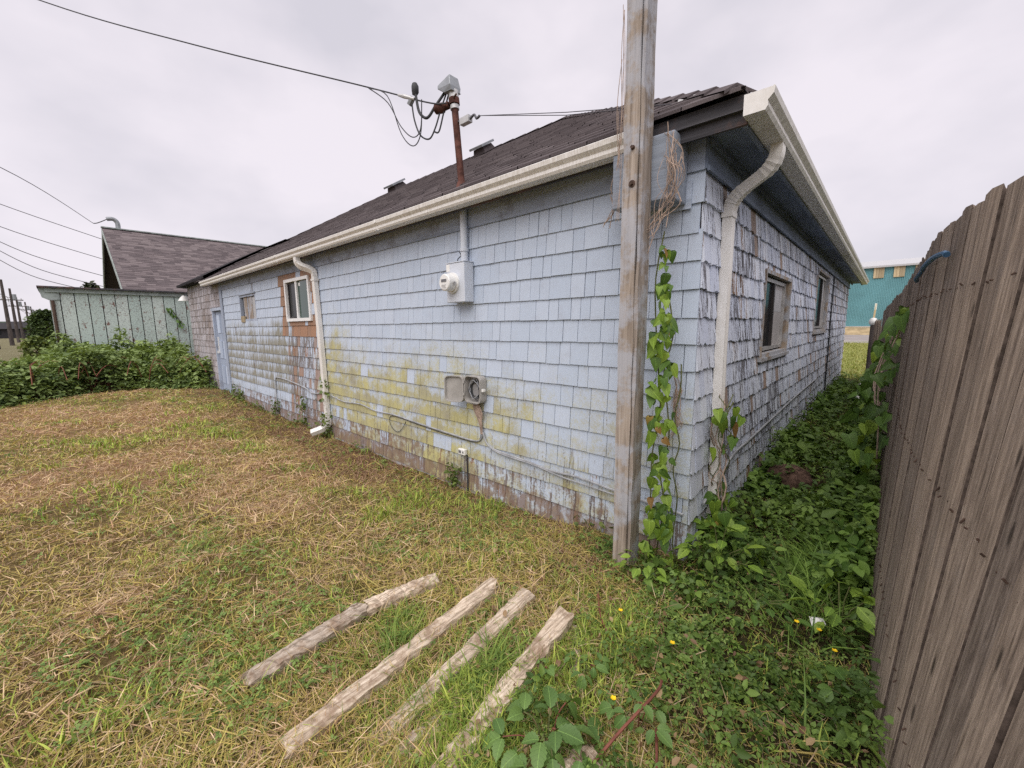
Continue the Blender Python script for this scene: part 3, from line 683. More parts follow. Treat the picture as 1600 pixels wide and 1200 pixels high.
roof_vent(-6.05, 3.42, 0.16); roof_vent(-9.1, 3.42, 0.18)

# ---- gutters
def gutter(name, axis_fn, a0, a1, mat, label):
    o_ = [(0, 0.10), (0, 0.0), (0.088, 0.0), (0.098, 0.018), (0.096, 0.042), (0.118, 0.068), (0.122, 0.098), (0.115, 0.104)]
    th = 0.006
    i_ = [(0.112, 0.094), (0.108, 0.07), (0.087, 0.045), (0.088, 0.02), (0.083, th), (th, th), (th, 0.10)]
    g = part(MB().extrude(o_ + i_, axis_fn, a0, a1), name, mat, house, label=label)
    for a, e in ((a0, 0.004), (a1, -0.004)):
        part(MB().extrude(o_[:7], axis_fn, a - 0.0015 if e > 0 else a - 0.0025, a + 0.0025 if e > 0 else a + 0.0015), 'end_cap', M['downspout'], g)
    return g
gutA = gutter('gutter', lambda q, a: (a, 2.543 - q[0], 2.648 + q[1]), -12.62, -1.26, M['gutter'], 'white gutter along the long eave with brown stains')
gutB = gutter('gutter', lambda q, a: (-0.643 + q[0] * 1.12, a, 2.648 + q[1]), 2.475, 15.5, M['gutter_b'], 'dirty white gutter above the fence side')

for xx in (-4.2, -7.3, -10.4):
    part(MB().box(xx - .02, xx + .02, 2.418, 2.4205, 2.72, 2.752).box(xx - .02, xx + .02, 2.43, 2.54, 2.6445, 2.6475), 'seam', M['downspout'], gutA)
for xx in (-1.9, -3.1, -5.3, -6.2, -8.4, -9.5, -11.6):
    part(MB().box(xx - .012, xx + .012, 2.43, 2.56, 2.7535, 2.757), 'hanger', M['galv'], gutA)
# ---- downspouts
def rprof(w, h, rib=True):
    pts = []
    xs_ = np.linspace(-1, 1, 9)
    for i, a in enumerate(xs_): pts.append((a * w / 2, h / 2 - (0.005 if (i in (2, 4, 6) and rib) else 0)))
    for a in xs_[::-1]: pts.append((a * w / 2, -h / 2))
    return pts
def smooth_path(P, n=6):
    P = [Vector(q) for q in P]; out_ = []
    for i in range(len(P) - 1):
        p0, p1, p2, p3 = P[max(i - 1, 0)], P[i], P[i + 1], P[min(i + 2, len(P) - 1)]
        for k in range(n):
            t = k / n; out_.append(0.5 * ((2 * p1) + (-p0 + p2) * t + (2 * p0 - 5 * p1 + 4 * p2 - p3) * t * t + (-p0 + 3 * p1 - 3 * p2 + p3) * t ** 3))
    return out_ + [P[-1]]
dsB = part(MB().sweep([(-0.853, 3.105, 2.36), (-0.856, 3.115, 1.4), (-0.85, 3.125, 0.7), (-0.852, 3.13, -0.03)], rprof(0.082, 0.06), up=(0, 1, 0)), 'downspout', M['downspout'], house, label='white downspout at the near corner with vine on it')
el = smooth_path([(-0.578, 3.0, 2.652), (-0.582, 3.0, 2.585), (-0.625, 3.018, 2.525), (-0.70, 3.045, 2.487), (-0.785, 3.08, 2.445), (-0.835, 3.10, 2.395), (-0.852, 3.105, 2.335)], 5)
rr = [1.0 + (0.10 if (k % 2 and (5 < k < 13 or 18 < k < 27)) else 0) for k in range(len(el))]
part(MB().sweep(el, rprof(0.086, 0.064), rr, up=(0, 1, 0)), 'elbow', M['downspout'], dsB)
part(MB().box(XB + 0.012, -0.818, 3.052, 3.16, 2.30, 2.335), 'strap', M['downspout'], dsB)
dsA = part(MB().sweep([(-6.42, 2.655, 2.40), (-6.36, 2.655, 1.3), (-6.33, 2.655, 0.22)], rprof(0.085, 0.06), up=(-1, 0, 0)), 'downspout', M['downspout'], house, label='white downspout on the long wall beside the vinyl window')
el = smooth_path([(-6.60, 2.49, 2.652), (-6.60, 2.495, 2.58), (-6.56, 2.53, 2.52), (-6.48, 2.61, 2.475), (-6.43, 2.65, 2.43), (-6.42, 2.655, 2.37)], 5)
part(MB().sweep(el, rprof(0.09, 0.064), [1.0 + (0.06 if k % 2 and 4 < k < 22 else 0) for k in range(len(el))], up=(-1, 0, 0)), 'elbow', M['downspout'], dsA)
el = smooth_path([(-6.33, 2.655, 0.24), (-6.33, 2.65, 0.12), (-6.37, 2.58, 0.05), (-6.45, 2.44, -0.005)], 5)
part(MB().sweep(el, rprof(0.09, 0.064), [1.0 + (0.05 if k % 2 else 0) for k in range(len(el))], up=(-1, 0, 0)), 'elbow', M['downspout'], dsA)
part(MB().box(-6.48, -6.36, 2.618, YA - 0.014, 2.30, 2.33), 'strap', M['downspout'], dsA)

# ---- windows: built in wall coordinates through P(u, d, z), d outwards
def frame(P, rc, wd, d0, d1):
    u0, u1, z0, z1 = rc; b = MB()
    pbox(b, P, u0, u0 + wd, d0, d1, z0, z1); pbox(b, P, u1 - wd, u1, d0, d1, z0, z1)
    pbox(b, P, u0 + wd, u1 - wd, d0, d1 - 0.002, z0, z0 + wd); pbox(b, P, u0 + wd, u1 - wd, d0, d1 - 0.002, z1 - wd, z1); return b
# white vinyl slider
u0, u1, z0, z1 = OPEN_A[0]
win = part(frame(PA, (u0, u1, z0, z1), 0.05, -0.02, 0.045), 'window', M['vinyl'], house, label='white vinyl sliding window in bare brown shingles')
mid = (u0 + u1) / 2 - 0.04
part(pbox(MB(), PA, u0 + 0.052, mid, -0.012, -0.006, z0 + 0.052, z1 - 0.052), 'pane', M['glass'], win)
part(pbox(MB(), PA, mid, u1 - 0.052, -0.002, 0.004, z0 + 0.052, z1 - 0.052), 'pane', M['glass_green'], win)
part(pbox(MB(), PA, mid - 0.025, mid + 0.03, -0.004, 0.03, z0 + 0.051, z1 - 0.051), 'sash', M['vinyl'], win)
part(frame(PA, (u0 + 0.055, mid - 0.026, z0 + 0.055, z1 - 0.055), 0.025, -0.008, 0.005), 'sash', M['dark_frame'], win)
part(pbox(MB(), PA, mid + 0.07, mid + 0.13, 0.0045, 0.006, z1 - 0.13, z1 - 0.08), 'sticker', M['vinyl'], win)
part(MB().add([PA(u1 - .16, .006, z1 - .22), PA(u1 - .13, .006, z1 - .23), PA(u1 - .08, .006, z1 - .07), PA(u1 - .11, .006, z1 - .06)], [(0, 1, 2, 3)]), 'sticker', M['vinyl'], win)
# old window at the far end
u0, u1, z0, z1 = OPEN_A[1]
win = part(frame(PA, (u0, u1, z0, z1), 0.045, -0.05, 0.012), 'window', M['trim_blue_v'], house, label='old half-boarded window near the blue door')
part(pbox(MB(), PA, u0 + 0.046, u0 + 0.24, -0.06, -0.05, z0 + 0.046, z1 - 0.046), 'pane', M['glass'], win)
for k, (a, b_) in enumerate(((0.22, 0.45), (0.455, 0.52), (0.525, 0.78), (0.785, 1.05))):
    part(pbox(MB(), PA, u0 + a, u0 + b_, -0.045, -0.015 - 0.006 * (k % 2), z0 + 0.047, z1 - 0.05 - 0.01 * (k % 2)), 'board', (M['post'], M['trim_blue_v'], M['post'], M['white_trim'])[k], win)
part(pbox(MB(), PA, u0 + 0.08, u0 + 0.32, 0.0, 0.03, z0 - 0.02, z0 + 0.11), 'wood_block', M['tanboard'], win)
part(pbox(MB(), PA, u0 - 0.02, u1 + 0.02, 0.0, 0.035, z1 + 0.001, z1 + 0.035), 'sill', M['trim_blue'], win)
# two wood-framed sliders on the fence side
for (u0, u1, z0, z1), lab in zip(OPEN_B, ('nearer wood-framed sliding window on the fence side', 'farther wood-framed sliding window under the eave')):
    win = part(frame(PB, (u0, u1, z0, z1), 0.034, -0.10, 0.03), 'window', M['bare_frame'], house, label=lab)
    part(frame(PB, (u0 + .052, u1 - .052, z0 + .052, z1 - .052), 0.035, -0.06, -0.02), 'sash', M['alu'], win)
    m_ = u0 + (u1 - u0) * (0.52 if u0 < 7 else 0.68)
    part(pbox(MB(), PB, u0 + .088, m_, -0.052, -0.046, z0 + .088, z1 - .088), 'pane', M['glass'], win)
    part(pbox(MB(), PB, m_ - 0.02, m_ + 0.025, -0.05, -0.022, z0 + .088, z1 - .088), 'sash', M['dark_frame'], win)
    part(pbox(MB(), PB, m_ + 0.025, u1 - .088, -0.052, -0.046, z0 + .088, z1 - .088), 'pane', M['blind'], win)
    part(pbox(MB(), PB, m_ + 0.06, u1 - .12, -0.0455, -0.044, z0 + (z1 - z0) * .55, z1 - .14), 'pane', M['white_trim'], win)
    part(pbox(MB(), PB, u0 - 0.04, u1 + 0.04, -0.02, 0.05, z0 - 0.035, z0 - 0.001), 'sill', M['bare_frame'], win)
b = MB()
b.box(-11.8, XB - 0.13, YA + 0.45, YA + 0.46, -0.2, 2.68).box(XB - 0.46, XB - 0.45, YA + 0.5, 14.6, -0.2, 2.68)
part(b, 'inner_wall', M['backing'], house)
# ---- door in the far wall
door = part(MB().box(-12.9, -12.06, YA + 0.05, YA + 0.09, 0.02, 2.05), 'door', M['green_door'], house, label='pale blue panelled door with a white handle')
for zz in (0.2, 0.85, 1.5):
    for uu in (-12.83, -12.43):
        part(MB().box(uu, uu + 0.3, YA + 0.038, YA + 0.05, zz, zz + 0.45), 'door_panel', M['green_door'], door)
part(MB().box(-12.86, -12.80, YA - 0.01, YA + 0.05, 0.98, 1.04).box(-12.845, -12.815, YA + 0.02, YA + 0.05, 1.04, 1.4), 'handle', M['white_pl'], door)
part(MB().box(-12.97, -12.91, YA - 0.02, YA + 0.1, -0.02, 2.06).box(-13.05, -12.02, YA - 0.025, YA + 0.1, 2.061, 2.13), 'door_frame', M['trim_blue_v'], house)
# wood beam stub on the wall, the post is bolted to it
bm = part(MB().box(-1.37, -0.985, 2.46, YA - 0.03, 2.325, 2.69), 'beam', M['beam'], house, label='worn wooden beam stub under the eave corner', bevel=0.008)
# ------------------------------------------------------------------ timber post
post = thing('timber_post', 'tall weathered square timber post with a long split beside the house corner', 'post', (-1.165, 2.375, 0))
def rough_box(x0, x1, y0, y1, z0, z1, n=26, j=0.004, lean=(0, 0)):
    b = MB(); vs_ = []
    for i in range(n + 1):
        t = i / n; z = z0 + (z1 - z0) * t
        for x, y in ((x0, y0), ((x0 + x1) / 2, y0), (x1, y0), (x1, (y0 + y1) / 2), (x1, y1), (x0, y1)):
            vs_.append((x + random.uniform(-j, j) + lean[0] * t, y + random.uniform(-j, j) + lean[1] * t, z))
    fs = [(i * 6 + k, i * 6 + (k + 1) % 6, (i + 1) * 6 + (k + 1) % 6, (i + 1) * 6 + k) for i in range(n) for k in range(6)] + [tuple(range(6))[::-1], tuple(range(n * 6, n * 6 + 6))]
    return b.add(vs_, fs)
part(rough_box(-1.225, -1.1325, 2.318, 2.432, -0.25, 4.6), 'post_board', M['post'], post)
part(rough_box(-1.1275, -1.108, 2.322, 2.445, -0.25, 4.6), 'post_board', M['post'], post)
for zz in (2.60, 2.405):
    bl = part(MB().tube([(-1.165, 2.319, zz), (-1.165, 2.30, zz)], 0.010, 6), 'bolt', M['bolt'], post)
    part(MB().tube([(-1.165, 2.3185, zz), (-1.165, 2.314, zz)], 0.020 if zz < 2.5 else 0.013, 12), 'washer', M['bolt'], bl)

# ------------------------------------------------------------------ electric meter with its conduit
meter = thing('electric_meter', 'pale grey meter box with round glass meter on the long blue wall', 'electric meter', (-3.05, YA, 1.83))
part(MB().box(-3.20, -2.94, YA - 0.135, YA - 0.018, 1.83, 2.195), 'box', M['grey_paint'], meter, bevel=0.006)
part(MB().box(-3.205, -2.935, YA - 0.14, YA - 0.018, 2.196, 2.203), 'lid', M['grey_paint'], meter)
dial = part(MB().tube([(-3.105, YA - 0.136, 2.01), (-3.105, YA - 0.155, 2.01)], [0.098, 0.096], 28).tube([(-3.105, YA - 0.156, 2.01), (-3.105, YA - 0.235, 2.01), (-3.105, YA - 0.242, 2.01)], [0.082, 0.078, 0.07], 28), 'meter_dial', M['white_pl'], meter, smooth=True)
part(MB().box(-3.145, -3.07, YA - 0.2455, YA - 0.2425, 2.015, 2.04), 'display', M['grey_disp'], dial)
b = MB()
for k in range(4): b.box(-3.145, -3.075 - 0.01 * (k % 2), YA - 0.2445, YA - 0.2425, 1.985 - 0.012 * k, 1.988 - 0.012 * k)
part(b, 'printed_lines', M['alu'], dial)
part(MB().tube([(-3.02, YA - 0.19, 2.0), (-3.012, YA - 0.19, 2.0)], 0.016, 10), 'lock_ring', M['alu'], dial)
part(MB().box(-3.195, -3.145, YA - 0.1375, YA - 0.1355, 2.12, 2.185), 'label_plate', M['white_pl'], meter)
part(MB().tube([(-3.02, YA - 0.055, 2.2), (-3.02, YA - 0.055, 2.70)], 0.034, 14), 'conduit', M['grey_paint'], meter, smooth=True)
part(MB().tube([(-3.02, YA - 0.055, 2.30), (-3.02, YA - 0.055, 2.33)], 0.042, 14), 'coupling', M['grey_paint'], meter, smooth=True)
part(MB().tube(smooth_path([(-3.13, YA - .05, 2.2), (-3.11, YA - .06, 2.24), (-3.075, YA - .05, 2.27), (-3.10, YA - .05, 2.31)], 4), 0.005, 5), 'wire_stub', M['cable'], meter)

# ------------------------------------------------------------------ service mast on the roof
mast = thing('service_mast', 'rusty service mast with grey weatherhead rising through the roof', 'mast', (-3.03, 2.66, 2.85))
mp0, mp1 = Vector((-3.03, 2.66, 2.80)), Vector((-3.115, 2.66, 3.66)); md = (mp1 - mp0)
at_ = lambda t: mp0 + md * t
part(MB().tube([at_(0), at_(1.0)], 0.031, 16), 'pipe', M['rust'], mast, smooth=True)
part(MB().tube([at_(0.02), at_(0.09), at_(0.14)], [0.10, 0.055, 0.042], 16), 'flashing', M['rust'], mast, smooth=True)
part(MB().tube([at_(0.89), at_(0.93)], 0.041, 16), 'collar', M['galv_l'], mast, smooth=True)
clamp = part(MB().tube([at_(0.94), at_(1.0)], 0.05, 12), 'clamp', M['rust'], mast, smooth=True)
c0 = at_(0.965)
part(MB().tube([c0 + Vector((0, -.02, .015)), c0 + Vector((.09, -.05, .02))], 0.008, 6), 'clamp_bolt', M['bolt'], clamp)
part(MB().tube([c0 + Vector((-.04, -.03, -.02)), c0 + Vector((-.09, -.05, -.028)), c0 + Vector((-.10, -.05, -.03)), c0 + Vector((-.17, -.08, -.03)), c0 + Vector((-.18, -.085, -.03))], [0.03, 0.032, 0.043, 0.043, 0.03], 12), 'insulator_spool', M['rust'], clamp, smooth=True)
h0 = at_(1.0)
head = part(MB().tube([h0, h0 + Vector((-.006, 0, .065))], 0.046, 14), 'weatherhead_neck', M['galv_l'], mast, smooth=True)
hb = MB(); q = h0 + Vector((-.01, 0, .05))
hb.add([q + Vector(a) * .8 for a in ((-.17, -.09, .07), (.055, -.09, .05), (.055, .07, .05), (-.17, .07, .07), (-.18, -.08, .115), (.03, -.075, .165), (.03, .055, .165), (-.18, .06, .115), (-.06, -.08, .0), (.055, -.07, -.005), (.055, .06, -.005), (-.06, .06, .0))],
       [(0, 1, 5, 4), (1, 2, 6, 5), (2, 3, 7, 6), (3, 0, 4, 7), (4, 5, 6, 7), (8, 9, 1, 0), (9, 10, 2, 1), (10, 11, 3, 2), (11, 8, 0, 3), (8, 9, 10, 11)])
part(hb, 'weatherhead', M['galv'], mast, bevel=0.006)
wcs = [[(-.10, -.02, .03), (-.16, -.08, -.08), (-.24, -.12, -.17), (-.33, -.14, -.10), (-.36, -.15, .04), (-.375, -.15, .10)],
       [(-.08, -.01, .03), (-.11, -.06, -.12), (-.15, -.1, -.28), (-.22, -.12, -.36), (-.33, -.14, -.30), (-.40, -.15, -.15), (-.43, -.15, 0.0)],
       [(-.06, 0, .02), (-.08, -.05, -.15), (-.12, -.08, -.31), (-.16, -.1, -.31)]]
for k, wv in enumerate(wcs):
    part(MB().tube(smooth_path([q + Vector(a) for a in wv], 6), (0.013, 0.0075, 0.0075)[k], 8), 'drip_loop', M['cable'], mast, smooth=True)
part(MB().tube([q + Vector((-.385, -.15, .06)), q + Vector((-.37, -.15, .09)), q + Vector((-.37, -.15, .13)), q + Vector((-.375, -.15, .16))], [0.022, 0.035, 0.035, 0.024], 10), 'splice_cover', M['cable'], mast, smooth=True)
part(MB().tube([q + Vector((-.46, -.16, .0)), q + Vector((-.41, -.15, .055))], 0.026, 8), 'splice_cover', M['galv'], mast, smooth=True)

# overhead service cable to the mast
sv = [(-3.13, 2.58, 3.60), (-3.36, 2.53, 3.67), (-4.24, 2.35, 4.07), (-6.07, 1.36, 4.78), (-8.3, .33, 5.75), (-12, -1.4, 7.6), (-17, -3.8, 10.5)]
cab = tag(MB().tube(smooth_path(sv, 8), 0.0068, 6).build('service_cable', M['cable'], smooth=True), 'thick overhead service cable running from the mast to the upper left sky', 'cable')
part(MB().tube([(-3.50, 2.50, 3.735), (-3.62, 2.475, 3.79), (-3.70, 2.46, 3.825)], [0.012, 0.02, 0.012], 8), 'dead_end_grip', M['galv_l'], cab)
for k, dz in enumerate((-.30, -.17)):
    part(MB().tube(smooth_path([(-4.1, 2.378, 4.0), (-3.85, 2.43, 3.86 - .06 * k), (-3.68, 2.46, 3.62 + .5 * dz), (-3.52, 2.48, 3.50 + .6 * dz), (-3.42, 2.5, 3.50 + .3 * dz), (-3.40, 2.51, 3.70)], 6), 0.005, 6), 'slack_wire', M['cable'], cab)
# guy wire, mast to roof corner
guy = thing('guy_wire', 'thin steel guy wire from the mast across the roof to the corner', 'wire', (-3.08, 2.64, 3.45))
for k in range(2):
    part(MB().tube([(-2.78, 2.66, 3.41), (-1.9, 2.70, 3.16 - 0.02 * k), (-1.04, 2.80 + .25 * k, 2.965 + .10 * k)], 0.003, 5), 'strand', M['steel'], guy)
part(MB().box(-3.02, -2.90, 2.635, 2.685, 3.40, 3.455), 'turnbuckle', M['galv_l'], guy)
part(MB().tube(smooth_path([(-3.06, 2.66, 3.45), (-2.98, 2.66, 3.44), (-2.92, 2.66, 3.42), (-2.85, 2.66, 3.44), (-2.82, 2.66, 3.40), (-2.78, 2.66, 3.41)], 4), 0.011, 6), 'shackle', M['steel'], guy)
part(MB().tube([(-1.10, 2.78, 2.985), (-1.02, 2.80, 2.965), (-0.99, 2.76, 2.97)], 0.014, 6), 'cleat', M['galv_l'], guy)

# ------------------------------------------------------------------ telephone box
tb = thing('telephone_box', 'open beige plastic telephone junction box with coiled wires on the wall', 'junction box', (-2.97, YA, 0.87))
def rr_poly(w, h, r, n=4):
    L = []
    for cx, cy, a0 in ((w - r, h - r, 0), (r, h - r, 90), (r, r, 180), (w - r, r, 270)):
        L += [(cx + r * math.cos(rad(a0 + 90 * k / n)), cy + r * math.sin(rad(a0 + 90 * k / n))) for k in range(n + 1)]
    return L
def tray(mb, w, h, r, fn, depth, th=0.008):
    o_ = rr_poly(w, h, r); i_ = [(th + x * (w - 2 * th) / w, th + y * (h - 2 * th) / h) for x, y in o_]; n = len(o_)
    vs_ = [fn(p_, 0) for p_ in o_] + [fn(p_, depth) for p_ in o_] + [fn(p_, depth) for p_ in i_] + [fn(p_, th) for p_ in i_]
    fs = [(k + a * n, (k + 1) % n + a * n, (k + 1) % n + (a + 1) * n, k + (a + 1) * n) for a in range(3) for k in range(n)] + [tuple(range(n)), tuple(range(3 * n, 4 * n))]
    return mb.add(vs_, fs)
fnb = lambda p_, d: (-3.02 + p_[0], YA - 0.018 - d, 0.865 + p_[1])
body = part(tray(MB(), 0.225, 0.262, 0.045, fnb, 0.085), 'body', M['plastic'], tb)
dang = rad(28)
fnd = lambda p_, d: (-3.03 - p_[0] * math.cos(dang) - d * math.sin(dang) * -0.0, YA - 0.075 - p_[0] * math.sin(dang) - d, 0.86 + p_[1])
dr = part(tray(MB(), 0.20, 0.262, 0.045, lambda p_, d: fnd(p_, d), 0.035), 'door', M['plastic'], tb)
part(MB().box(-3.035, -3.012, YA - 0.112, YA - 0.10, 0.93, 0.955).box(-3.035, -3.012, YA - 0.112, YA - 0.10, 1.05, 1.075), 'hinge', M['plastic'], tb)
part(MB().box(-2.79, -2.765, YA - 0.09, YA - 0.06, 0.985, 1.01), 'latch', M['white_pl'], tb)
part(MB().box(-2.955, -2.87, YA - 0.05, YA - 0.027, 0.93, 1.07), 'terminal_block', M['plastic_in'], tb)
for k in range(3):
    cc = [( -2.905 + (0.055 + .006 * k) * math.cos(a), YA - 0.055 - 0.006 * k, 0.99 + (0.085 - .006 * k) * math.sin(a)) for a in np.linspace(0.3 * k, 6.0 + 0.3 * k, 20)]
    part(MB().tube(cc, 0.0045, 5), 'wire_coil', M['cable'], tb)
b = MB()
for k in range(7): b.tube([(-2.985 + .022 * k, YA - 0.095, 0.872), (-2.985 + .022 * k, YA - 0.095, 0.855)], 0.007, 6)
part(b, 'grommet_row', M['plastic_in'], tb)
for k in range(4):
    P_ = [(-2.905 + .07 * math.cos(a) + random.uniform(-.02, .02), YA - .06 - .008 * k, .99 + .095 * math.sin(a) + random.uniform(-.02, .02)) for a in np.linspace(0, 5.5, 8)]
    part(MB().tube(smooth_path(P_, 4), 0.003, 5), 'wire_coil', M['cable_g'] if k % 2 else M['cable'], tb)
b = MB()
for k in range(14):
    x0 = -2.93 + random.uniform(-.03, .06)
    b.tube(smooth_path([(x0, YA - 0.06, 0.87), (x0 + .03 + random.uniform(-.02, .03), YA - 0.05, 0.76), (-2.86 + random.uniform(-.025, .02), YA - .035, 0.64), (-2.865 + random.uniform(-.015, .015), YA - .03, 0.55)], 4), 0.0045, 5)
part(b, 'wire_bundle', M['twig'], tb, kind='stuff')

# cables along the wall
def wall_cable(pts, r, mat, label, d=0.024):
    return tag(MB().tube(smooth_path([PA(u, d, z) for u, z in pts], 5), r, 6).build('wall_cable', mat, smooth=True), label, 'cable', 'cables along the blue wall')
wall_cable([(-2.86, 0.56), (-2.88, 0.50), (-2.97, 0.46), (-3.3, 0.465), (-3.9, 0.49), (-4.45, 0.52), (-4.9, 0.51), (-5.3, 0.55), (-5.8, 0.53), (-6.25, 0.58)], 0.0085, M['cable_g'], 'upper grey cable running left from the telephone box towards the downspout')
wall_cable([(-2.87, 0.58), (-2.9, 0.49), (-3.0, 0.445), (-3.4, 0.45), (-3.95, 0.475), (-4.5, 0.50), (-4.55, 0.38), (-4.42, 0.31), (-4.3, 0.36), (-4.2, 0.47)], 0.0035, M['cable'], 'thin dark cable with a hanging loop below the telephone box')
wall_cable([(-2.85, 0.57), (-2.80, 0.47), (-2.66, 0.42), (-2.3, 0.40), (-2.0, 0.375), (-1.75, 0.385), (-1.4, 0.36), (-1.25, 0.35), (-0.91, 0.33)], 0.009, M['cable_g'], 'grey cable running right from the telephone box to the house corner')
wall_cable([(-2.84, 0.57), (-2.78, 0.46), (-2.62, 0.405), (-2.2, 0.385), (-1.9, 0.35), (-1.5, 0.335), (-1.22, 0.32)], 0.006, M['cable_g'], 'thinner grey cable just below the one running to the corner', 0.03)
wall_cable([(-6.4, 0.60), (-6.9, 0.54), (-7.2, 0.60), (-7.9, 0.66), (-8.45, 0.68), (-8.62, 0.62), (-8.65, 0.2), (-8.62, -0.08)], 0.011, M['cable_g'], 'grey pipe bending down the wall left of the downspout')
o = MB().tube(smooth_path([PB(u, 0.035, z) for u, z in ((2.95, 0.33), (3.3, 0.43), (3.7, 0.52), (4.2, 0.53), (5, 0.55), (7, 0.60), (9, 0.62))], 6), 0.010, 6).build('wall_cable', M['cable_g'], smooth=True)
tag(o, 'grey cable climbing the flaking wall behind the corner downspout', 'cable')
o = MB().tube(smooth_path([PB(u, 0.03, z) for u, z in ((10.4, 2.5), (10.42, 1.6), (10.5, 1.2), (10.55, 0.6), (10.6, 0.15), (10.5, 0.02))], 6), 0.014, 6).build('wall_cable', M['cable'], smooth=True)
tag(o, 'black cable hanging down the flaking wall near its far end', 'cable')
pl = thing('wall_outlet', 'small white outlet box low on the blue wall', 'outlet', (-3.15, YA, 0.3))
part(MB().box(-3.20, -3.10, YA - 0.055, YA - 0.018, 0.285, 0.345), 'box', M['white_pl'], pl, bevel=0.005)
part(MB().box(-3.19, -3.155, YA - 0.0575, YA - 0.0553, 0.30, 0.33).box(-3.135, -3.115, YA - 0.0575, YA - 0.0553, 0.305, 0.325), 'label_mark', M['grey_disp'], pl)
part(MB().tube([(-3.09, YA - 0.03, 0.29), (-3.09, YA - 0.03, -0.1)], 0.008, 8), 'pipe', M['cable'], pl)
lamp = thing('wall_lamp', 'small white barn lamp on the far corner of the bare shingle wall', 'lamp', (-15.9, 2.7, 2.5))
part(MB().tube([(-15.76, 2.72, 2.62), (-15.93, 2.68, 2.66), (-15.97, 2.66, 2.6)], 0.02, 8), 'arm', M['cable'], lamp)
part(MB().tube([(-15.97, 2.66, 2.62), (-15.97, 2.66, 2.56), (-15.97, 2.66, 2.46)], [0.04, 0.10, 0.16], 16), 'shade', M['white_pl'], lamp, smooth=True)

# ------------------------------------------------------------------ fence
fence = thing('board_fence', 'weathered brown vertical-board fence along the narrow side yard', 'fence', (0.1, 4.0, 0))
ys_ = [0.0, 1.3, 1.84, 2.02, 2.28, 2.88, 3.83, 7.9, 9.25, 12.3]; tx_ = [0.48, 0.33, 0.24, 0.21, 0.18, 0.14, 0.13, 0.10, 0.05, -0.10]; bx_ = [0.20, 0.14, 0.115, 0.105, 0.09, 0.065, 0.07, 0.05, 0.0, -0.14]
y = 0.3; k = 0
while y < 12.3:
    wd = random.uniform(0.128, 0.146); yc = y + wd / 2
    tx = float(np.interp(yc, ys_, tx_)); bx = float(np.interp(yc, ys_, bx_)); top = 2.0 + random.uniform(-0.010, 0.010) + 0.008 * math.sin(yc * 3)
    if yc > 9: top -= 0.05 * (yc - 9)
    th = 0.017; jx = (0.0015 if k % 2 else -0.0015) + random.uniform(-0.0025, 0.0025); k += 1; cup = random.uniform(-0.007, 0.004); jt = random.uniform(-0.004, 0.004)
    b = MB(); vs_ = []; zs_ = np.linspace(-0.03, top, 7)
    hw = wd / 2 - 0.002
    for z in zs_:
        t = (z + 0.03) / 1.98; xx = bx + (tx - bx) * t + jx
        bend = lambda yy: (np.interp(yc + yy, ys_, bx_) - bx) * (1 - t) + (np.interp(yc + yy, ys_, tx_) - tx) * t
        e_ = 0.955 * hw
        for yy, dx in ((-hw, 0.0055), (-e_, 0.0), (0, cup), (e_, 0.0), (hw, 0.0055)): vs_.append((xx + dx - th / 2 + bend(yy), yc + yy + random.uniform(-.0015, .0015), z))
        for yy in (hw, -hw): vs_.append((xx + th / 2 + .004 + bend(yy), yc + yy, z))
    for kk, dz in ((0, .022), (4, .022), (5, .022), (6, .022), (1, .004), (3, .004)): vs_[6 * 7 + kk] = (*vs_[6 * 7 + kk][:2], top - dz)
    fs = [(i * 7 + q_, i * 7 + (q_ + 1) % 7, (i + 1) * 7 + (q_ + 1) % 7, (i + 1) * 7 + q_) for i in range(6) for q_ in range(7)] + [tuple(range(42, 49))]
    b.add(vs_, fs); fb = part(b, 'fence_board', M['fence'], fence, origin=(bx, yc, 0)); fb.data.materials.append(M['fence_gap_shade'])
    fb.data.polygons.foreach_set('material_index', np.array([1 if (len(f_) == 4 and i_ % 7 in (0, 3, 4, 6)) else 0 for i_, f_ in enumerate(fs)], np.int32))  # edge faces take the painted gap shade
    y += wd + random.uniform(-0.002, 0.002)
b = MB(); yy = 0.36
while yy < 6.5:
    for z in (0.35, 1.05, 1.72):
        t = (z + .03) / 1.98; xx = float(np.interp(yy, ys_, bx_)) * (1 - t) + float(np.interp(yy, ys_, tx_)) * t - .0145
        for d_ in (-.03, .035): b.tube([(xx + .006, yy + d_, z + random.uniform(-.01, .01)), (xx - .0015, yy + d_, z + random.uniform(-.01, .01))], .0028, 6)
    yy += 0.137
part(b, 'nails', M['bolt'], fence, kind='stuff')
for z in (0.35, 1.05, 1.72):
    vs_ = []
    for yy in np.linspace(0.3, 12.2, 30):
        t = (z + .03) / 1.98; xx = float(np.interp(yy, ys_, bx_)) + (float(np.interp(yy, ys_, tx_)) - float(np.interp(yy, ys_, bx_))) * t + 0.05; vs_.append((xx, yy, z))
    part(MB().sweep(vs_, [(-.045, -.02), (-.045, .02), (.045, .02), (.045, -.02)], up=(0, 0, 1)), 'rail', M['fence'], fence)
for yy in (0.6, 3.0, 5.4, 7.8, 10.2, 12.2):
    xx = float(np.interp(yy, ys_, tx_)) + 0.10
    part(MB().box(xx, xx + .09, yy - .045, yy + .045, -.1, 1.8), 'fence_post', M['fence'], fence)
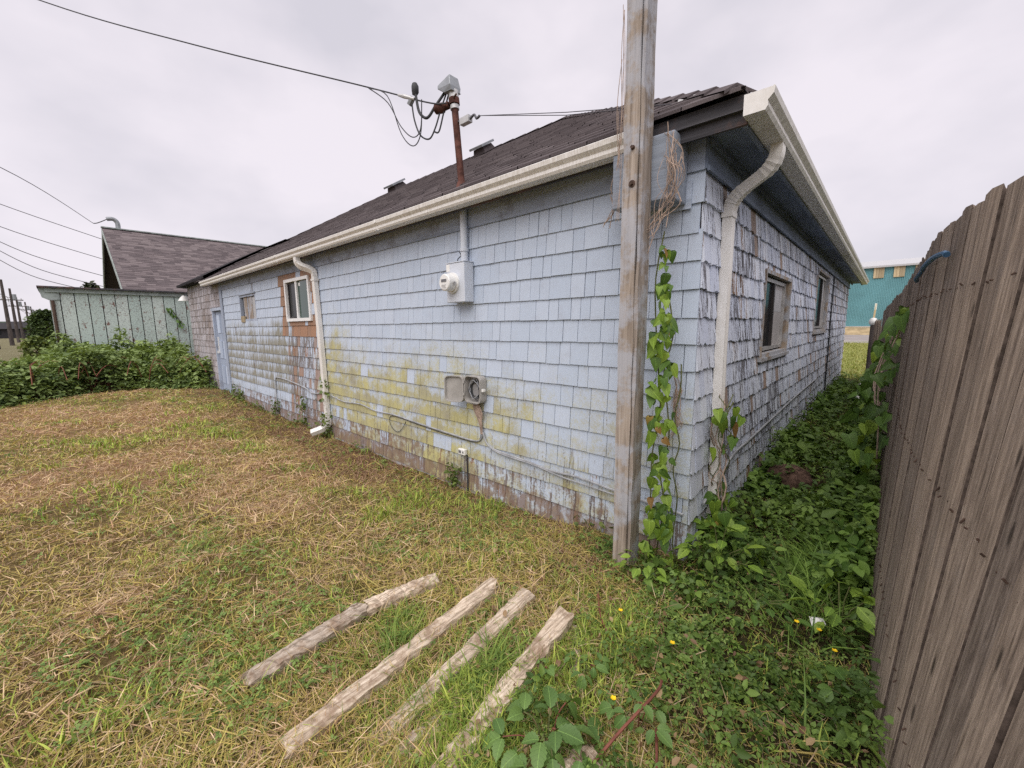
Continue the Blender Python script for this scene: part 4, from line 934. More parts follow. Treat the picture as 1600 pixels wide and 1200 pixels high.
# low far stretch of fence and the capped post
ff = thing('low_fence', 'short grey run of low fence between the tall fence and the capped post', 'fence', (-0.2, 13.3, 0))
for k in range(9):
    t = k / 9; x = -0.13 - 0.14 * t; yy = 12.4 + 1.7 * t
    part(MB().box(x - .01, x + .01, yy, yy + .17, -0.05, 1.66 - .02 * (k % 3)), 'fence_board', M['fence'], ff, origin=(x, yy, 0))
cp = thing('capped_post', 'dark fence post with a round white cap at the end of the side yard', 'post', (-0.30, 14.2, 0))
part(MB().box(-0.35, -0.25, 14.15, 14.25, -0.1, 1.52), 'post', M['pole'], cp)
part(MB().tube([(-.30, 14.2, 1.52), (-.30, 14.2, 1.56), (-.30, 14.2, 1.63), (-.30, 14.2, 1.69), (-.30, 14.2, 1.71)], [0.05, 0.085, 0.09, 0.06, 0.01], 14), 'ball_cap', M['white_pl'], cp, smooth=True)
hz = [(0.10, 3.42, 1.835), (0.095, 3.33, 1.845), (0.105, 3.1, 1.862), (0.105, 2.9, 1.868), (0.12, 2.6, 1.874), (0.135, 2.36, 1.862), (0.14, 2.3, 1.85)]
tag(MB().tube(smooth_path(hz, 5), 0.011, 8).build('hose_piece', M['blue_hose'], smooth=True), 'short blue plastic hose piece hooked over the fence boards', 'hose')

# ------------------------------------------------------------------ neighbours to the left: green shed and gable building
shed = thing('green_shed', 'long flat-roofed shed of chipped pale green boards behind the brambles', 'shed', (-18.6, 1.6, 0))
part(MB().box(-20.6, -18.53, 0.0, 7.0, -0.2, 2.78), 'wall', M['backing'], shed)
y = -0.12; k = 0
while y < 7.0:
    wd = 0.30 if k else 0.22
    j = random.uniform(0, 0.012); n = 5; b = MB()
    zs_ = [(-0.2 + 3.0 * t) for t in np.linspace(0, 1, n)]
    b.box(-18.53, -18.50 + j, y + 0.011, y + wd - 0.011, -0.2, 2.79)
    part(b, 'board', M['green_board'], shed); y += wd; k += 1
part(MB().box(-20.9, -18.33, -0.33, 7.1, 2.86, 2.91), 'roof', M['fascia_dark'], shed)
part(MB().box(-18.46, -18.42, -0.2, 7.1, 2.74, 2.857), 'fascia', M['green_trim'], shed)
part(MB().extrude([(-0.31, 2.857), (-0.2, 2.857), (0.10, 2.857), (0.10, 2.52), (-0.12, 2.50), (-0.26, 2.58)], lambda q_, a: (a, q_[0], q_[1]), -18.50, -18.465), 'gable_bracket', M['green_trim'], shed)
part(MB().tube([(-18.44, -0.06, 2.5), (-18.44, -0.06, 1.9), (-18.44, -0.06, 0.0)], 0.04, 8), 'drain_pipe', M['bolt'], shed)
part(MB().box(-20.4, -18.6, -0.12, -0.0, -0.2, 2.5), 'end_wall', M['green_trim'], shed)

gb = thing('gable_building', 'tall building with a steep mauve shingle roof behind the green shed', 'building', (-27, 8, 0))
rx, rzz, exx, ezz, gy0, gy1 = -27.0, 6.25, -21.3, 2.75, 1.80, 22.0
part(MB().add([(rx, gy0 + .55, rzz - .2), (exx - .6, gy0 + .55, 2.9), (exx - .6, gy0 + .55, 0), (2 * rx - exx + .6, gy0 + .55, 0), (2 * rx - exx + .6, gy0 + .55, 2.9)], [(0, 1, 2, 3, 4)]), 'gable_wall', M['dark_house'], gb)
part(MB().box(exx - .7, exx - .6, gy0 + .56, gy1, 0, 2.9), 'wall', M['green_trim'], gb)
rf = part(MB().add([(rx, gy0, rzz - .03), (rx, gy1, rzz - .03), (exx, gy1, ezz - .03), (exx, gy0, ezz - .03), (2 * rx - exx, gy1, ezz - .03), (2 * rx - exx, gy0, ezz - .03)], [(0, 1, 2, 3), (0, 5, 4, 1)]), 'roof', M['roof_mauve'], gb)
NR = 40
for j in range(NR):
    b = MB(); t0, t1 = j / NR, (j + 1.15) / NR; t1 = min(t1, 1); yv = gy0 - random.uniform(0, .3)
    ln = 0.0
    while yv < gy1:
        wd = random.uniform(0.18, 0.42); a, b_ = max(yv, gy0), min(yv + wd, gy1); yv += wd
        if b_ <= a: continue
        f_ = lambda t, h: (exx + (rx - exx) * t, ezz + (rzz - ezz) * t + h)
        h = random.uniform(0.014, 0.034); x0, z0 = f_(t0, h); x1, z1 = f_(t1, 0.01); x2, z2 = f_(t0, -.01)
        b.add([(x0, a, z0), (x0, b_, z0), (x1, b_, z1), (x1, a, z1), (x2, a, z2), (x2, b_, z2)], [(0, 1, 2, 3), (4, 5, 1, 0)])
    part(b, 'shingle_course', M['roof_mauve'], rf)
part(MB().box(rx - .12, rx + .12, gy0 - .03, gy1, rzz + 0.0, rzz + .05), 'ridge_cap', M['green_trim'], gb)
for sgn in (1, -1):
    ext = lambda t, dz: (rx + sgn * (exx - rx) * t, rzz + (ezz - rzz) * t + dz)
    b = MB(); p_ = [ext(0, -.03), ext(1, -.03), ext(1, -.28), ext(0, -.28)]
    b.extrude(p_, lambda q_, a: (q_[0], a, q_[1]), gy0 - .02, gy0 + .03); part(b, 'bargeboard', M['green_trim'], gb)
part(MB().box(exx - .62, exx - .5, gy0 + .45, gy0 + .56, 0, 2.9), 'corner_board', M['green_trim'], gb)
part(MB().box(exx - .95, exx - .85, gy0 + .45, gy0 + .56, 0, 3.1), 'corner_board', M['green_trim'], gb)
mh = part(MB().tube(smooth_path([(rx, gy0 + .55, rzz), (rx, gy0 + .55, rzz + .3), (rx + .0, gy0 + .42, rzz + .45), (rx, gy0 + .2, rzz + .42)], 5), 0.09, 8), 'service_head', M['galv'], gb, smooth=True)
part(MB().tube(smooth_path([(rx, gy0 + .2, rzz + .4), (rx, gy0 - .1, rzz + .2), (rx, gy0 - .25, rzz + .15)], 5), 0.02, 5), 'wire_loop', M['cable'], mh)

# ------------------------------------------------------------------ teal building beyond the road
tb_ = thing('teal_building', 'large teal corrugated metal building with tan window panels across the road', 'building', (0, 80, 0))
wl = part(MB().box(-70, 30, 80.2, 110, 0.3, 9.4), 'wall', M['teal'], tb_)
b = MB()
for k in range(300):
    x = -30 + 0.18 * k; b.add([(x, 80.2, .95), (x + .05, 80.13, .95), (x + .1, 80.13, .95), (x + .15, 80.2, .95), (x, 80.2, 9.38), (x + .05, 80.13, 9.38), (x + .1, 80.13, 9.38), (x + .15, 80.2, 9.38)], [(0, 1, 5, 4), (1, 2, 6, 5), (2, 3, 7, 6)])
part(b, 'corrugation', M['teal'], wl, kind='stuff')
part(MB().add([(-70.5, 79.7, 9.45), (30.5, 79.7, 9.2), (30.5, 95, 11.5), (-70.5, 95, 11.7), (-70.5, 79.7, 9.7), (30.5, 79.7, 9.45), (30.5, 95, 11.8), (-70.5, 95, 12)], [(0, 1, 2, 3), (4, 5, 6, 7), (0, 1, 5, 4)]), 'roof', M['white_trim'], tb_)
for k in range(9):
    x = -13.0 + 2.15 * k - (0.15 if k == 4 else 0)
    wn = part(MB().box(x, x + 1.15, 80.02, 80.12, 7.82, 9.34), 'window', M['tanboard'], tb_)
    for q_ in range(4): part(MB().box(x + .29 * q_ + .01, x + .29 * q_ + .27, 79.99, 80.019, 7.84, 9.32), 'panel', M['tanboard'], wn)
part(MB().box(-70, 30, 79.9, 80.19, 0.6, 1.0), 'foundation', M['conc'], tb_)
mk = thing('marker_post', 'thin pale marker post standing by the road edge', 'post', (-1.0, 40.6, 0))
part(MB().tube([(-0.95, 40.6, -.1), (-0.80, 40.6, 2.9)], 0.06, 8), 'pole', M['tanboard'], mk)
part(MB().box(-.87, -.75, 40.55, 40.65, 2.5, 2.95), 'reflector', M['white_pl'], mk)

# ------------------------------------------------------------------ utility poles and wires far left
def upole(az_dx, dist, h, label, arm=True):
    x = -dist; y = az_dx * dist
    t = thing('utility_pole', label, 'utility pole', (x, y, 0), 'utility poles along the far road')
    part(MB().tube([(x, y, -.3), (x, y, h * .5), (x, y, h)], [0.19, 0.16, 0.11], 8), 'pole', M['pole'], t)
    if arm:
        part(MB().box(x - .06, x + .06, y - 1.1, y + 1.1, h * .78, h * .78 + .13), 'crossarm', M['pole'], t)
        part(MB().tube([(x, y + .3, h - 1.6), (x, y + .3, h - .8)], 0.22, 8), 'transformer', M['galv'], t)
    b = MB()
    for k in (-.9, .9): b.tube([(x, y + k, h * .78 + .13), (x, y + k, h * .78 + .33)], 0.05, 6)
    if arm: part(b, 'insulator', M['galv_l'], t)
    return Vector((x, y, h))
PLS = [(-0.0525, 73, 7.3), (-0.0455, 92, 7.6), (-0.0405, 112, 7.5), (-0.0325, 133, 7.6), (-0.0275, 156, 7.6)]
LABS = ['nearest and tallest utility pole left of the green shed', 'second utility pole from the left beside the far road', 'third utility pole from the left beside the far road', 'fourth utility pole from the left near the round bush', 'farthest utility pole beside the round bush']
tops = [upole(a, d, h, l, d > 80) for (a, d, h), l in zip(PLS, LABS)]
nearp = thing('wooden_post', 'dark wooden post cut by the left edge near the brambles', 'post', (-60, -4.1, 0))
part(MB().tube([(-60, -4.05, -.2), (-60, -4.15, 2.4)], 0.2, 8), 'pole', M['pole'], nearp)
def span(name, pts, r, label):
    tag(MB().tube(smooth_path(pts, 8), r, 4).build(name, M['steel']), label, 'wire')
D3 = lambda px_, py_, dist: tuple(np.array([0, 0, EYE]) + dist * ((fwd + r2 * (px_ - 800) / F_PX - u2 * (py_ - 600) / F_PX) / np.linalg.norm((fwd + r2 * (px_ - 800) / F_PX - u2 * (py_ - 600) / F_PX)[:2])))
span('overhead_wire', [(-18, -3.2, 7.2), (-22, -.4, 6.75), (rx, gy0 - .25, rzz + .15)], 0.014, 'overhead wire dropping to the peak of the gable building')
wz = [(-8.0, 1.0, 14.4, 11.3, 'highest', 'wire passing behind the gable roof'), (-5.5, .6, 11.6, 9.4, 'second highest', 'wire left of the gable roof'), (-3.4, 1.5, 9.3, 7.4, 'third', 'wire left of the gable roof'), (-2.2, 1.2, 7.8, 6.4, 'fourth', 'wire left of the gable roof'), (-2.0, 0.4, 6.9, 5.9, 'lowest', 'wire above the green shed')]
for k, (y0, y1, z0, z1, w1, w2) in enumerate(wz):
    span('overhead_wire', [(-52, y0 - 1.0, z0 + .6), (-56, (y0 + y1) / 2, (z0 + z1) / 2 - .15), (-60, y1 + 3.2, z1 - .6)], 0.03, f'{w1} of the thin overhead {w2}')
for k in range(3):
    L = [t + Vector((0, 0.8 * (k - 1), -1.2 - 0.5 * k)) for t in tops]
    L = [L[0] + Vector((40, -4, 2.0))] + L
    P_ = []
    for a, c in zip(L[:-1], L[1:]):
        P_ += [a, (a + c) / 2 + Vector((0, 0, -.5))]
    span('overhead_wire', P_ + [L[-1]], 0.022, ('outer left', 'middle', 'outer right')[k] + ' wire strung along the row of utility poles')

# round bush, conifer tip, distant houses, far hill
def leafy(name, label, cat, c, rxy, h, nl, size, cols, trunk=True, conic=False):
    t = thing(name, label, cat, (c[0], c[1], 0))
    part(MB().tube([(c[0], c[1], -.2), (c[0] + .1, c[1], h * .5), (c[0], c[1] + .1, h * .8)], [0.16, 0.11, 0.05], 8), 'trunk', M['bark'], t)
    n = nl; u = rng.random(n); th = rng.random(n) * 6.283; 
    zz = rng.random(n) ** (0.9 if not conic else 1.5); cl = fbm(th * 1.2, zz * 4, 1.0, 3)
    prof = (1 - zz) ** 0.8 if conic else np.sqrt(np.clip(1 - (2 * zz - 1) ** 2, 0, 1)) * 0.9 + .1
    r_ = rxy * prof * (0.45 + 0.55 * np.sqrt(u)) * (0.55 + 0.9 * cl)
    pos = np.stack([c[0] + r_ * np.cos(th), c[1] + r_ * np.sin(th), h * (0.12 + 0.9 * zz)], -1)
    R = rotz(rng.random(n) * 6.28) @ rotx(rng.normal(-.3, .6, n)) @ roty(rng.normal(0, .5, n))
    s = size * rng.uniform(.6, 1.3, n); S = np.stack([s, s, s], -1)
    col = lerpc(cols[0], cols[1], np.clip(cl * 1.6 - .4 + rng.normal(0, .15, n), 0, 1))
    o_ = scatter('crown', [(*OVAL, pos - np.array([c[0], c[1], 0]), R, S, col)], M['foliage'], t)
    return t
leafy('round_bush', 'round dark green bush beside the end of the green shed', 'bush', (-42, -0.60), 0.85, 2.9, 3600, 0.2, ((0.035, 0.06, 0.02), (0.10, 0.15, 0.045)))
leafy('conifer_tree', 'dark conifer top showing between the shed roof and gable', 'tree', (-62, 2.6), 0.9, 6.4, 900, 0.4, ((0.025, 0.035, 0.015), (0.06, 0.075, 0.03)))
leafy('hedge_bush', 'low yellow green bush under the round bush by the shed end', 'bush', (-24, -0.66), 0.42, 1.35, 900, 0.14, ((0.08, 0.12, 0.03), (0.22, 0.27, 0.07)))
for k, (d, y, wid, h, lab) in enumerate(((150, -9.8, 9, 3.6, 'low dark house far away at the left edge'), (170, -4.2, 8, 4.2, 'low dark house far away behind the utility poles'))):
    hs = thing('distant_house', lab, 'house', (-d, y, 0))
    part(MB().box(-d - 6, -d, y - wid / 2, y + wid / 2, -.2, h * .62), 'wall', M['dark_house'], hs)
    part(MB().add([(-d + .6, y - wid / 2 - .5, h * .6), (-d + .6, y + wid / 2 + .5, h * .6), (-d - 3, y + wid / 2 + .5, h), (-d - 3, y - wid / 2 - .5, h), (-d - 7, y - wid / 2 - .5, h * .6), (-d - 7, y + wid / 2 + .5, h * .6)], [(0, 1, 2, 3), (3, 2, 5, 4), (0, 3, 4), (1, 5, 2)]), 'roof', M['dark_house'], hs)
    part(MB().box(-d - .02, -d + .06, y - .8, y + .6, .9, 1.9), 'window', M['glass'], hs)
b = MB(); n = 60; ths = np.linspace(rad(60), rad(300), n)
hv = [( -(-math.cos(t)) * 0 + 620 * math.cos(t), 620 * math.sin(t), -2) for t in ths] + [(640 * math.cos(t), 640 * math.sin(t), 7 + 8 * float(fbm(t * 6, 1, 1.5))) for t in ths]
b.add(hv, [(i, i + 1, n + i + 1, n + i) for i in range(n - 1)]); b.build('hills', simple('far_wooded_hill', (0.06, 0.075, 0.06), 1, .05, var=.3, scale=.02), kind='structure')

# ------------------------------------------------------------------ old planks in the grass
def plank_piece(mb, p0, p1, w, th, n=26, z0=0.0, tilt=0.0, rag=0.02):
    p0, p1 = Vector(p0), Vector(p1); d = (p1 - p0); d.normalize(); s = Vector((d.y, -d.x, 0)).normalized(); vs_ = []
    for i in range(n + 1):
        t = i / n; c = p0.lerp(p1, t); e = 0 if 0 < i < n else rag
        prof = ((-.5, 0), (-.5, .8), (-.38, 1), (.1, 1.0), (.42, .97), (.5, .75), (.5, 0))
        for a, h in prof:
            q_ = c + s * (a * w + random.uniform(-.006, .006)) + Vector((0, 0, h * th * (1 + random.uniform(-.12, .12)) + tilt * a * w + random.uniform(-.003, .003))) + d * random.uniform(-e, e); vs_.append(q_)
    m_ = 7; fs = [(i * m_ + k, i * m_ + (k + 1) % m_, (i + 1) * m_ + (k + 1) % m_, (i + 1) * m_ + k) for i in range(n) for k in range(m_)] + [tuple(range(m_))[::-1], tuple(range(n * m_, n * m_ + m_))]
    mb.add(vs_, fs)
def gz(x, y): return float(ground_z(x, y))
def plank(label, x0, y0, x1, y1, w, th, lift0=0.0, lift1=0.0, **k):
    org = Vector(((x0 + x1) / 2, (y0 + y1) / 2, 0)); b = MB()
    plank_piece(b, (x0, y0, gz(x0, y0) + lift0 - .012), (x1, y1, gz(x1, y1) + lift1 - .008), w, th, **k)
    return tag(b.build('plank', M['plank'], origin=org), label, 'plank', 'old planks lying in the grass')
snp = thing('snapped_plank', 'grey plank snapped in two, farthest left of the planks', 'plank', (-2.03, 0.9, 0), 'old planks lying in the grass')
b = MB(); plank_piece(b, (-2.0, 0.40, gz(-2, .4) + .0), (-2.05, 0.985, gz(-2.05, 1) + .02), 0.10, 0.05, rag=.03); part(b, 'plank_piece', M['plank'], snp, origin=(-2.02, .7, 0))
b = MB(); plank_piece(b, (-2.04, 1.0, gz(-2, 1) + .02), (-1.99, 1.42, gz(-2, 1.4) + .0), 0.10, 0.045, rag=.04); part(b, 'plank_piece', M['plank'], snp, origin=(-2.02, 1.2, 0))
plank('long pale plank just right of the snapped one', -1.56, 0.40, -1.63, 1.60, 0.088, 0.055, -.015, .015, rag=.03)
plank('plank half buried in grass with a knot at its far end', -1.34, 0.62, -1.40, 1.65, 0.09, 0.045, -.028, .03)
plank('short raised grey plank nearest the brambles', -1.03, 0.70, -1.125, 1.62, 0.092, 0.05, .0, .055)
plank('thick plank end cut by the bottom edge of the photo', -0.72, 0.80, -0.62, 1.13, 0.16, 0.07, .0, .0)
plank('small wood scrap lying across behind the raised plank', -1.10, 1.66, -0.92, 1.42, 0.05, 0.025, .01, .01)
plank('buried board showing between the two right planks', -1.22, 0.60, -1.20, 1.0, 0.11, 0.03, -0.012, -.02)

# rock and litter
t = thing('rough_rock', 'rough brown rock lying at the foot of the flaking wall', 'rock', (-0.60, 4.75, 0))
nlat, nlon = 10, 16; vs_ = []
for i in range(nlat + 1):
    for j in range(nlon):
        a = math.pi * i / nlat; c = 2 * math.pi * j / nlon; k = 0.85 + 0.3 * float(fbm(3 * math.cos(c) * math.sin(a) + 5, 3 * math.sin(c) * math.sin(a) + 3 * math.cos(a), 1.3, 3)) + random.uniform(-.03, .03)
        vs_.append((-0.60 + .20 * k * math.sin(a) * math.cos(c), 4.75 + .19 * k * math.sin(a) * math.sin(c), 0.03 + .17 * k * math.cos(a)))
part(MB().add(vs_, [(i * nlon + j, i * nlon + (j + 1) % nlon, (i + 1) * nlon + (j + 1) % nlon, (i + 1) * nlon + j) for i in range(nlat) for j in range(nlon)]), 'stone', M['rock'], t)
def scrap(label, x, y, s, zz=0.04):
    b = MB(); n = 6; vs_ = [(x + s * random.uniform(.6, 1) * math.cos(a), y + s * random.uniform(.5, 1) * math.sin(a), zz + random.uniform(0, s * .7)) for a in np.linspace(0, 5.2, n)] + [(x, y, zz + s * .8)]
    b.add(vs_, [(i, (i + 1) % n, n) for i in range(n)]); tag(b.build('litter_scrap', M['white_pl']), label, 'litter')
scrap('white litter scrap near the far end of the side yard', -0.34, 12.6, .12, .1); scrap('white crumpled litter scrap below the fence vine', -0.33, 10.3, .09, .12)
scrap('pale paper scrap in the weeds beside the near fence', -0.14, 2.52, .05, .02)

# ------------------------------------------------------------------ stuff: grass, thatch, ground cover, brambles
def polar(n, r0, r1, a0, a1, p=1.5):
    """points round the yard, density per area falling as r^-p"""
    q_ = 2 - p; u = rng.random(n); r_ = (r0 ** q_ + u * (r1 ** q_ - r0 ** q_)) ** (1 / q_); a = rng.uniform(a0, a1, n)
    return -np.sin(a) * r_, np.cos(a) * r_
def off_house(x, y): return ~((y > YA - 0.03) & (x < XB + 0.02)) & (x < np.interp(y, ys_, bx_) - 0.01)
def grass_set(x, y, h, wmul, cols, lean, bl):
    n = len(x); z = ground_z(x, y) - 0.004
    tilt = rng.uniform(.85, 1.45, n) if lean > 1 else np.abs(rng.normal(0, lean, n))
    if lean > 1: z = z + rng.uniform(.004, .022, n)
    R = rotz(rng.random(n) * 6.283) @ rotx(-tilt) @ rotz(rng.normal(0, .6, n))
    d = np.hypot(x, y); S = np.stack([h * wmul * (1 + d / 5.0), h, h], -1)
    return (*BLADES[bl], np.stack([x, y, z], -1), R, S, cols)
sets_dry, sets_green = [], []
A0, A1 = rad(-14), rad(104)
for k in range(9):
    dry = k < 6; lie = k in (1, 2, 4, 5)
    n = 112000 if dry else 76000; x, y = polar(n, 1.0, 22, A0, A1, 1.6)
    keep = off_house(x, y) & (x > -15.2); x, y = x[keep], y[keep]
    dn = dryness(x, y); zc = zone_cover(x, y); zb = zone_brown(x, y); r_ = rng.random(len(x))
    if dry:      # dead blades and thatch
        m_ = r_ < (0.42 + 0.58 * dn + 0.3 * zb) * (1 - 0.80 * zc) * (.4 + .6 * sstep(.33, .47, fbm(x + 7, y + 3, 2.7, 3))); x, y, dn, zb, zc = x[m_], y[m_], dn[m_], zb[m_], zc[m_]; n = len(x)
        h = rng.uniform(.03, .085, n) * (1.75 if lie else .85) * (.8 + .5 * fbm(x, y, 3, 2)); t = np.clip(rng.normal(.5, .3, n) + .5 * (fbm(x, y, 1.1, 3) - .5), 0, 1)
        cols = lerpc((0.45, 0.265, 0.15), (0.88, 0.68, 0.45), t) * rng.uniform(.42, 1.15, (n, 1))
        zb = zb[:, None]; cols = cols * (1 - .65 * zb) + np.array((0.21, 0.118, 0.075)) * .65 * zb
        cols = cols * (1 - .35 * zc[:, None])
        g_ = (rng.random(n) < .18 + .4 * (1 - dn))[:, None]; cols = np.where(g_, lerpc((0.50, 0.38, 0.12), (0.62, 0.53, 0.18), rng.random(n)) * rng.uniform(.55, 1.1, (n, 1)), cols)
        st = grass_set(x, y, h, 0.23 if lie else .45, cols, 1.9 if lie else .6, 0)
    else:
        m_ = r_ < np.clip((1.15 - 0.80 * dn) * (1 - .4 * zb) * (1 - .82 * zc) * (0.30 + 1.2 * sstep(.42, .62, fbm(x, y, 2.2, 3))), 0, 1); x, y = x[m_], y[m_]; n = len(x)
        h = rng.uniform(.028, .08, n) * (0.8 + .8 * sstep(.5, .7, fbm(x + 9, y, 1.5)))
        cols = lerpc((0.13, 0.23, 0.03), (0.54, 0.62, 0.13), rng.random(n)) * rng.uniform(.75, 1.1, (n, 1))
        st = grass_set(x, y, h, .5, cols, .5, 0)
    st = (*BL3[(k * 3) % 4], *st[2:]); (sets_dry if dry else sets_green).append(st)
for (ax_, ay_, bx2, by2) in ((-2.0, .4, -2.03, 1.42), (-1.56, .4, -1.63, 1.6), (-1.33, .66, -1.4, 1.65), (-1.03, .7, -1.125, 1.62)):
    n = 330; t = rng.random(n); sd = np.where(rng.random(n) < .5, -1, 1) * rng.uniform(.035, .075, n); x = ax_ + (bx2 - ax_) * t + sd; y = ay_ + (by2 - ay_) * t
    sets_dry.append(grass_set(x, y, rng.uniform(.05, .13, n), .3, lerpc((0.40, 0.27, 0.13), (0.75, 0.58, 0.33), rng.random(n)), .8, 1))
    n = 200; t = rng.random(n); sd = np.where(rng.random(n) < .5, -1, 1) * rng.uniform(.035, .08, n); x = ax_ + (bx2 - ax_) * t + sd; y = ay_ + (by2 - ay_) * t
    sets_green.append(grass_set(x, y, rng.uniform(.05, .13, n), .3, lerpc((0.12, 0.2, 0.035), (0.4, 0.46, 0.1), rng.random(n)), .7, 2))
# tufts by the planks
for cx, cy, n, hh in ((-1.22, 1.22, 260, .17), (-1.70, .95, 120, .16), (-1.82, 1.1, 90, .12), (-1.45, 1.5, 90, .13), (-.95, .8, 130, .13), (-1.35, .85, 110, .13), (-1.2, 1.0, 130, .12), (-2.5, .2, 80, .13), (-3.6, .5, 90, .12), (-2.6, 1.4, 100, .10)):
    x = cx + rng.normal(0, .05, n); y = cy + rng.normal(0, .06, n)
    cols = lerpc((0.09, 0.17, 0.035), (0.26, 0.34, 0.07), rng.random(n)); sets_green.append(grass_set(x, y, hh * rng.uniform(.5, 1.1, n), .35, cols, .6, 2))
x = rng.uniform(-6, 0, 14000); y = 14.6 + 27 * rng.random(14000) ** 1.5; kp = (y > 14.9)
x, y = x[kp], y[kp]; n = len(x)
sets_green.append((*BLADES[1], np.stack([x, y, ground_z(x, y)], -1), rotz(rng.random(n) * 6.28) @ rotx(-np.abs(rng.normal(0, .5, n))), np.stack([np.full(n, .35), np.full(n, .12), np.full(n, .12)], -1), lerpc((0.21, 0.26, 0.06), (0.36, 0.35, 0.12), rng.random(n))))
scatter('dry_grass', sets_dry, M['thatch'], kind='stuff')
scatter('green_grass', sets_green, M['thatch'], kind='stuff')

# clover, buttercup and ivy leaves
def leaf_set(tmpl, x, y, z, s, cols, tilt=.5):
    n = len(x); R = rotz(rng.random(n) * 6.283) @ rotx(rng.normal(-.15, tilt, n)) @ roty(rng.normal(0, tilt * .7, n))
    return (*tmpl, np.stack([x, y, z], -1), R, np.stack([s, s, s], -1), cols)
sets = []
n = 105000; x, y = polar(n, 0.9, 17, rad(-8), rad(60), 1.45)          # side yard and corner
kp = off_house(x, y) & (y < 15.2); x, y = x[kp], y[kp]
dens = zone_cover(x, y) * (0.35 + 0.65 * sstep(2.3, 3.2, y)) * (0.2 + 1.3 * sstep(.36, .58, fbm(x, y, 2.6, 3)))
kp = rng.random(len(x)) < dens; x, y = x[kp], y[kp]; n = len(x)
h = (0.03 + 0.34 * sstep(2.6, 4.0, y) * fbm(x + 4, y, 3, 3) ** 1.5 + .30 * sstep(.3, .0, np.abs(x - XB)) * sstep(3, 4, y) * fbm(y, x, 2.2, 3) + .22 * sstep(.18, .0, np.abs(x - np.interp(y, ys_, bx_)))) 
z = ground_z(x, y) + h * rng.random(n) ** .6
s = rng.uniform(.016, .05, n) * (1 + .9 * (rng.random(n) < .12)) * (1 + .7 * sstep(2.5, 4.5, y)) * (1 + .35 * sstep(5, 12, y))
tone = np.clip(fbm(x, y, 1.4, 3) * 1.3 - .25 + rng.normal(0, .18, n), 0, 1); cols = lerpc((0.065, 0.12, 0.026), (0.21, 0.32, 0.065), tone)
hf = rng.random(n) < .55
sets.append(leaf_set(LEAF2, x[hf], y[hf], z[hf], s[hf], cols[hf])); sets.append(leaf_set(TRI_S, x[~hf], y[~hf], z[~hf], s[~hf] * 1.1, cols[~hf]))
n = 5200; y = 2.9 + 11 * rng.random(n) ** 1.3; side = rng.random(n) < .5; fx = np.interp(y, ys_, bx_)
x = np.where(side, XB + .04 + np.abs(rng.normal(0, .13, n)), fx - .05 - np.abs(rng.normal(0, .15, n))); kp = (x < fx - .02) & (fbm(x, y, 1.6, 3) > .40); x, y, fx = x[kp], y[kp], fx[kp]; n = len(x)
edge = np.minimum(x - XB, fx - x); hh = .42 * fbm(y, x, 1.1, 3) * np.exp(-edge / .22) + .08
s = rng.uniform(.05, .12, n); tone = rng.random(n)
sets.append(leaf_set(OVAL, x, y, ground_z(x, y) + hh * rng.random(n) ** .7, s, lerpc((0.05, 0.11, 0.02), (0.19, 0.31, 0.055), tone), .6))
n = 900; x = -.14 + rng.normal(0, .08, n) - .02; y = 3.0 + rng.normal(0, .30, n)
kp = x < np.interp(y, ys_, bx_) - .02; x, y = x[kp], y[kp]; n = len(x)
sets_green_tall = grass_set(x, y, rng.uniform(.12, .30, n), .22, lerpc((0.08, 0.16, 0.03), (0.22, 0.34, 0.06), rng.random(n)), .45, 2); sets.append(sets_green_tall)
for cx, cy, n, r_, h_ in ((-.98, 2.33, 110, .13, .2), (-.74, 2.62, 170, .17, .28), (-.52, 2.85, 150, .2, .25), (-.80, 2.32, 120, .17, .14), (-.5, 2.35, 110, .2, .12), (-.12, 2.85, 120, .12, .3), (-.45, 1.9, 130, .22, .09), (-.15, 2.05, 120, .17, .12), (-.75, 1.65, 120, .2, .09), (-.35, 1.55, 130, .2, .08), (-.92, 1.15, 70, .12, .09), (-.6, 1.1, 70, .12, .09), (-1.28, 2.42, 60, .12, .1), (-.3, 3.4, 160, .2, .28), (-.65, 3.5, 150, .16, .3)):
    x = cx + rng.normal(0, r_ * .6, n); y = cy + rng.normal(0, r_ * .6, n); kp = off_house(x, y); x, y = x[kp], y[kp]; n = len(x); dd = np.hypot(x - cx, y - cy) / r_
    s = rng.uniform(.018, .05, n) * (1 + .7 * (rng.random(n) < .2)); sets.append(leaf_set(OVAL if h_ > .13 else TRI_O, x, y, ground_z(x, y) + .02 + h_ * np.exp(-dd ** 2) * rng.random(n) ** .6, s, lerpc((0.045, 0.09, 0.018), (0.20, 0.31, 0.06), np.clip(rng.normal(.4, .3, n), 0, 1)), .7))
n = 1500; x, y = polar(n, 1.0, 9, rad(-8), rad(50), 1.5); kp = off_house(x, y); x, y = x[kp], y[kp]; n = len(x)      # dead leaves
sets.append(leaf_set(LEAF2, x, y, ground_z(x, y) + rng.uniform(.01, .07, n), rng.uniform(.015, .045, n), lerpc((0.16, 0.085, 0.05), (0.42, 0.30, 0.16), rng.random(n)), .8))
n = 60000; x, y = polar(n, 0.9, 14, A0, A1, 1.55)                       # clover in the lawn
kp = off_house(x, y) & (x > -14); x, y = x[kp], y[kp]
dens = (1 - dryness(x, y)) * sstep(.46, .62, fbm(x + 20, y, 1.7, 4)) * .85 + .55 * zone_brown(x, y) * sstep(.46, .6, fbm(x, y + 11, 2.6, 3)) + .75 * sstep(-1.5, -.7, x) * sstep(.38, .56, fbm(x, y + 31, 3, 3))
kp = rng.random(len(x)) < dens; x, y = x[kp], y[kp]; n = len(x); d = np.hypot(x, y)
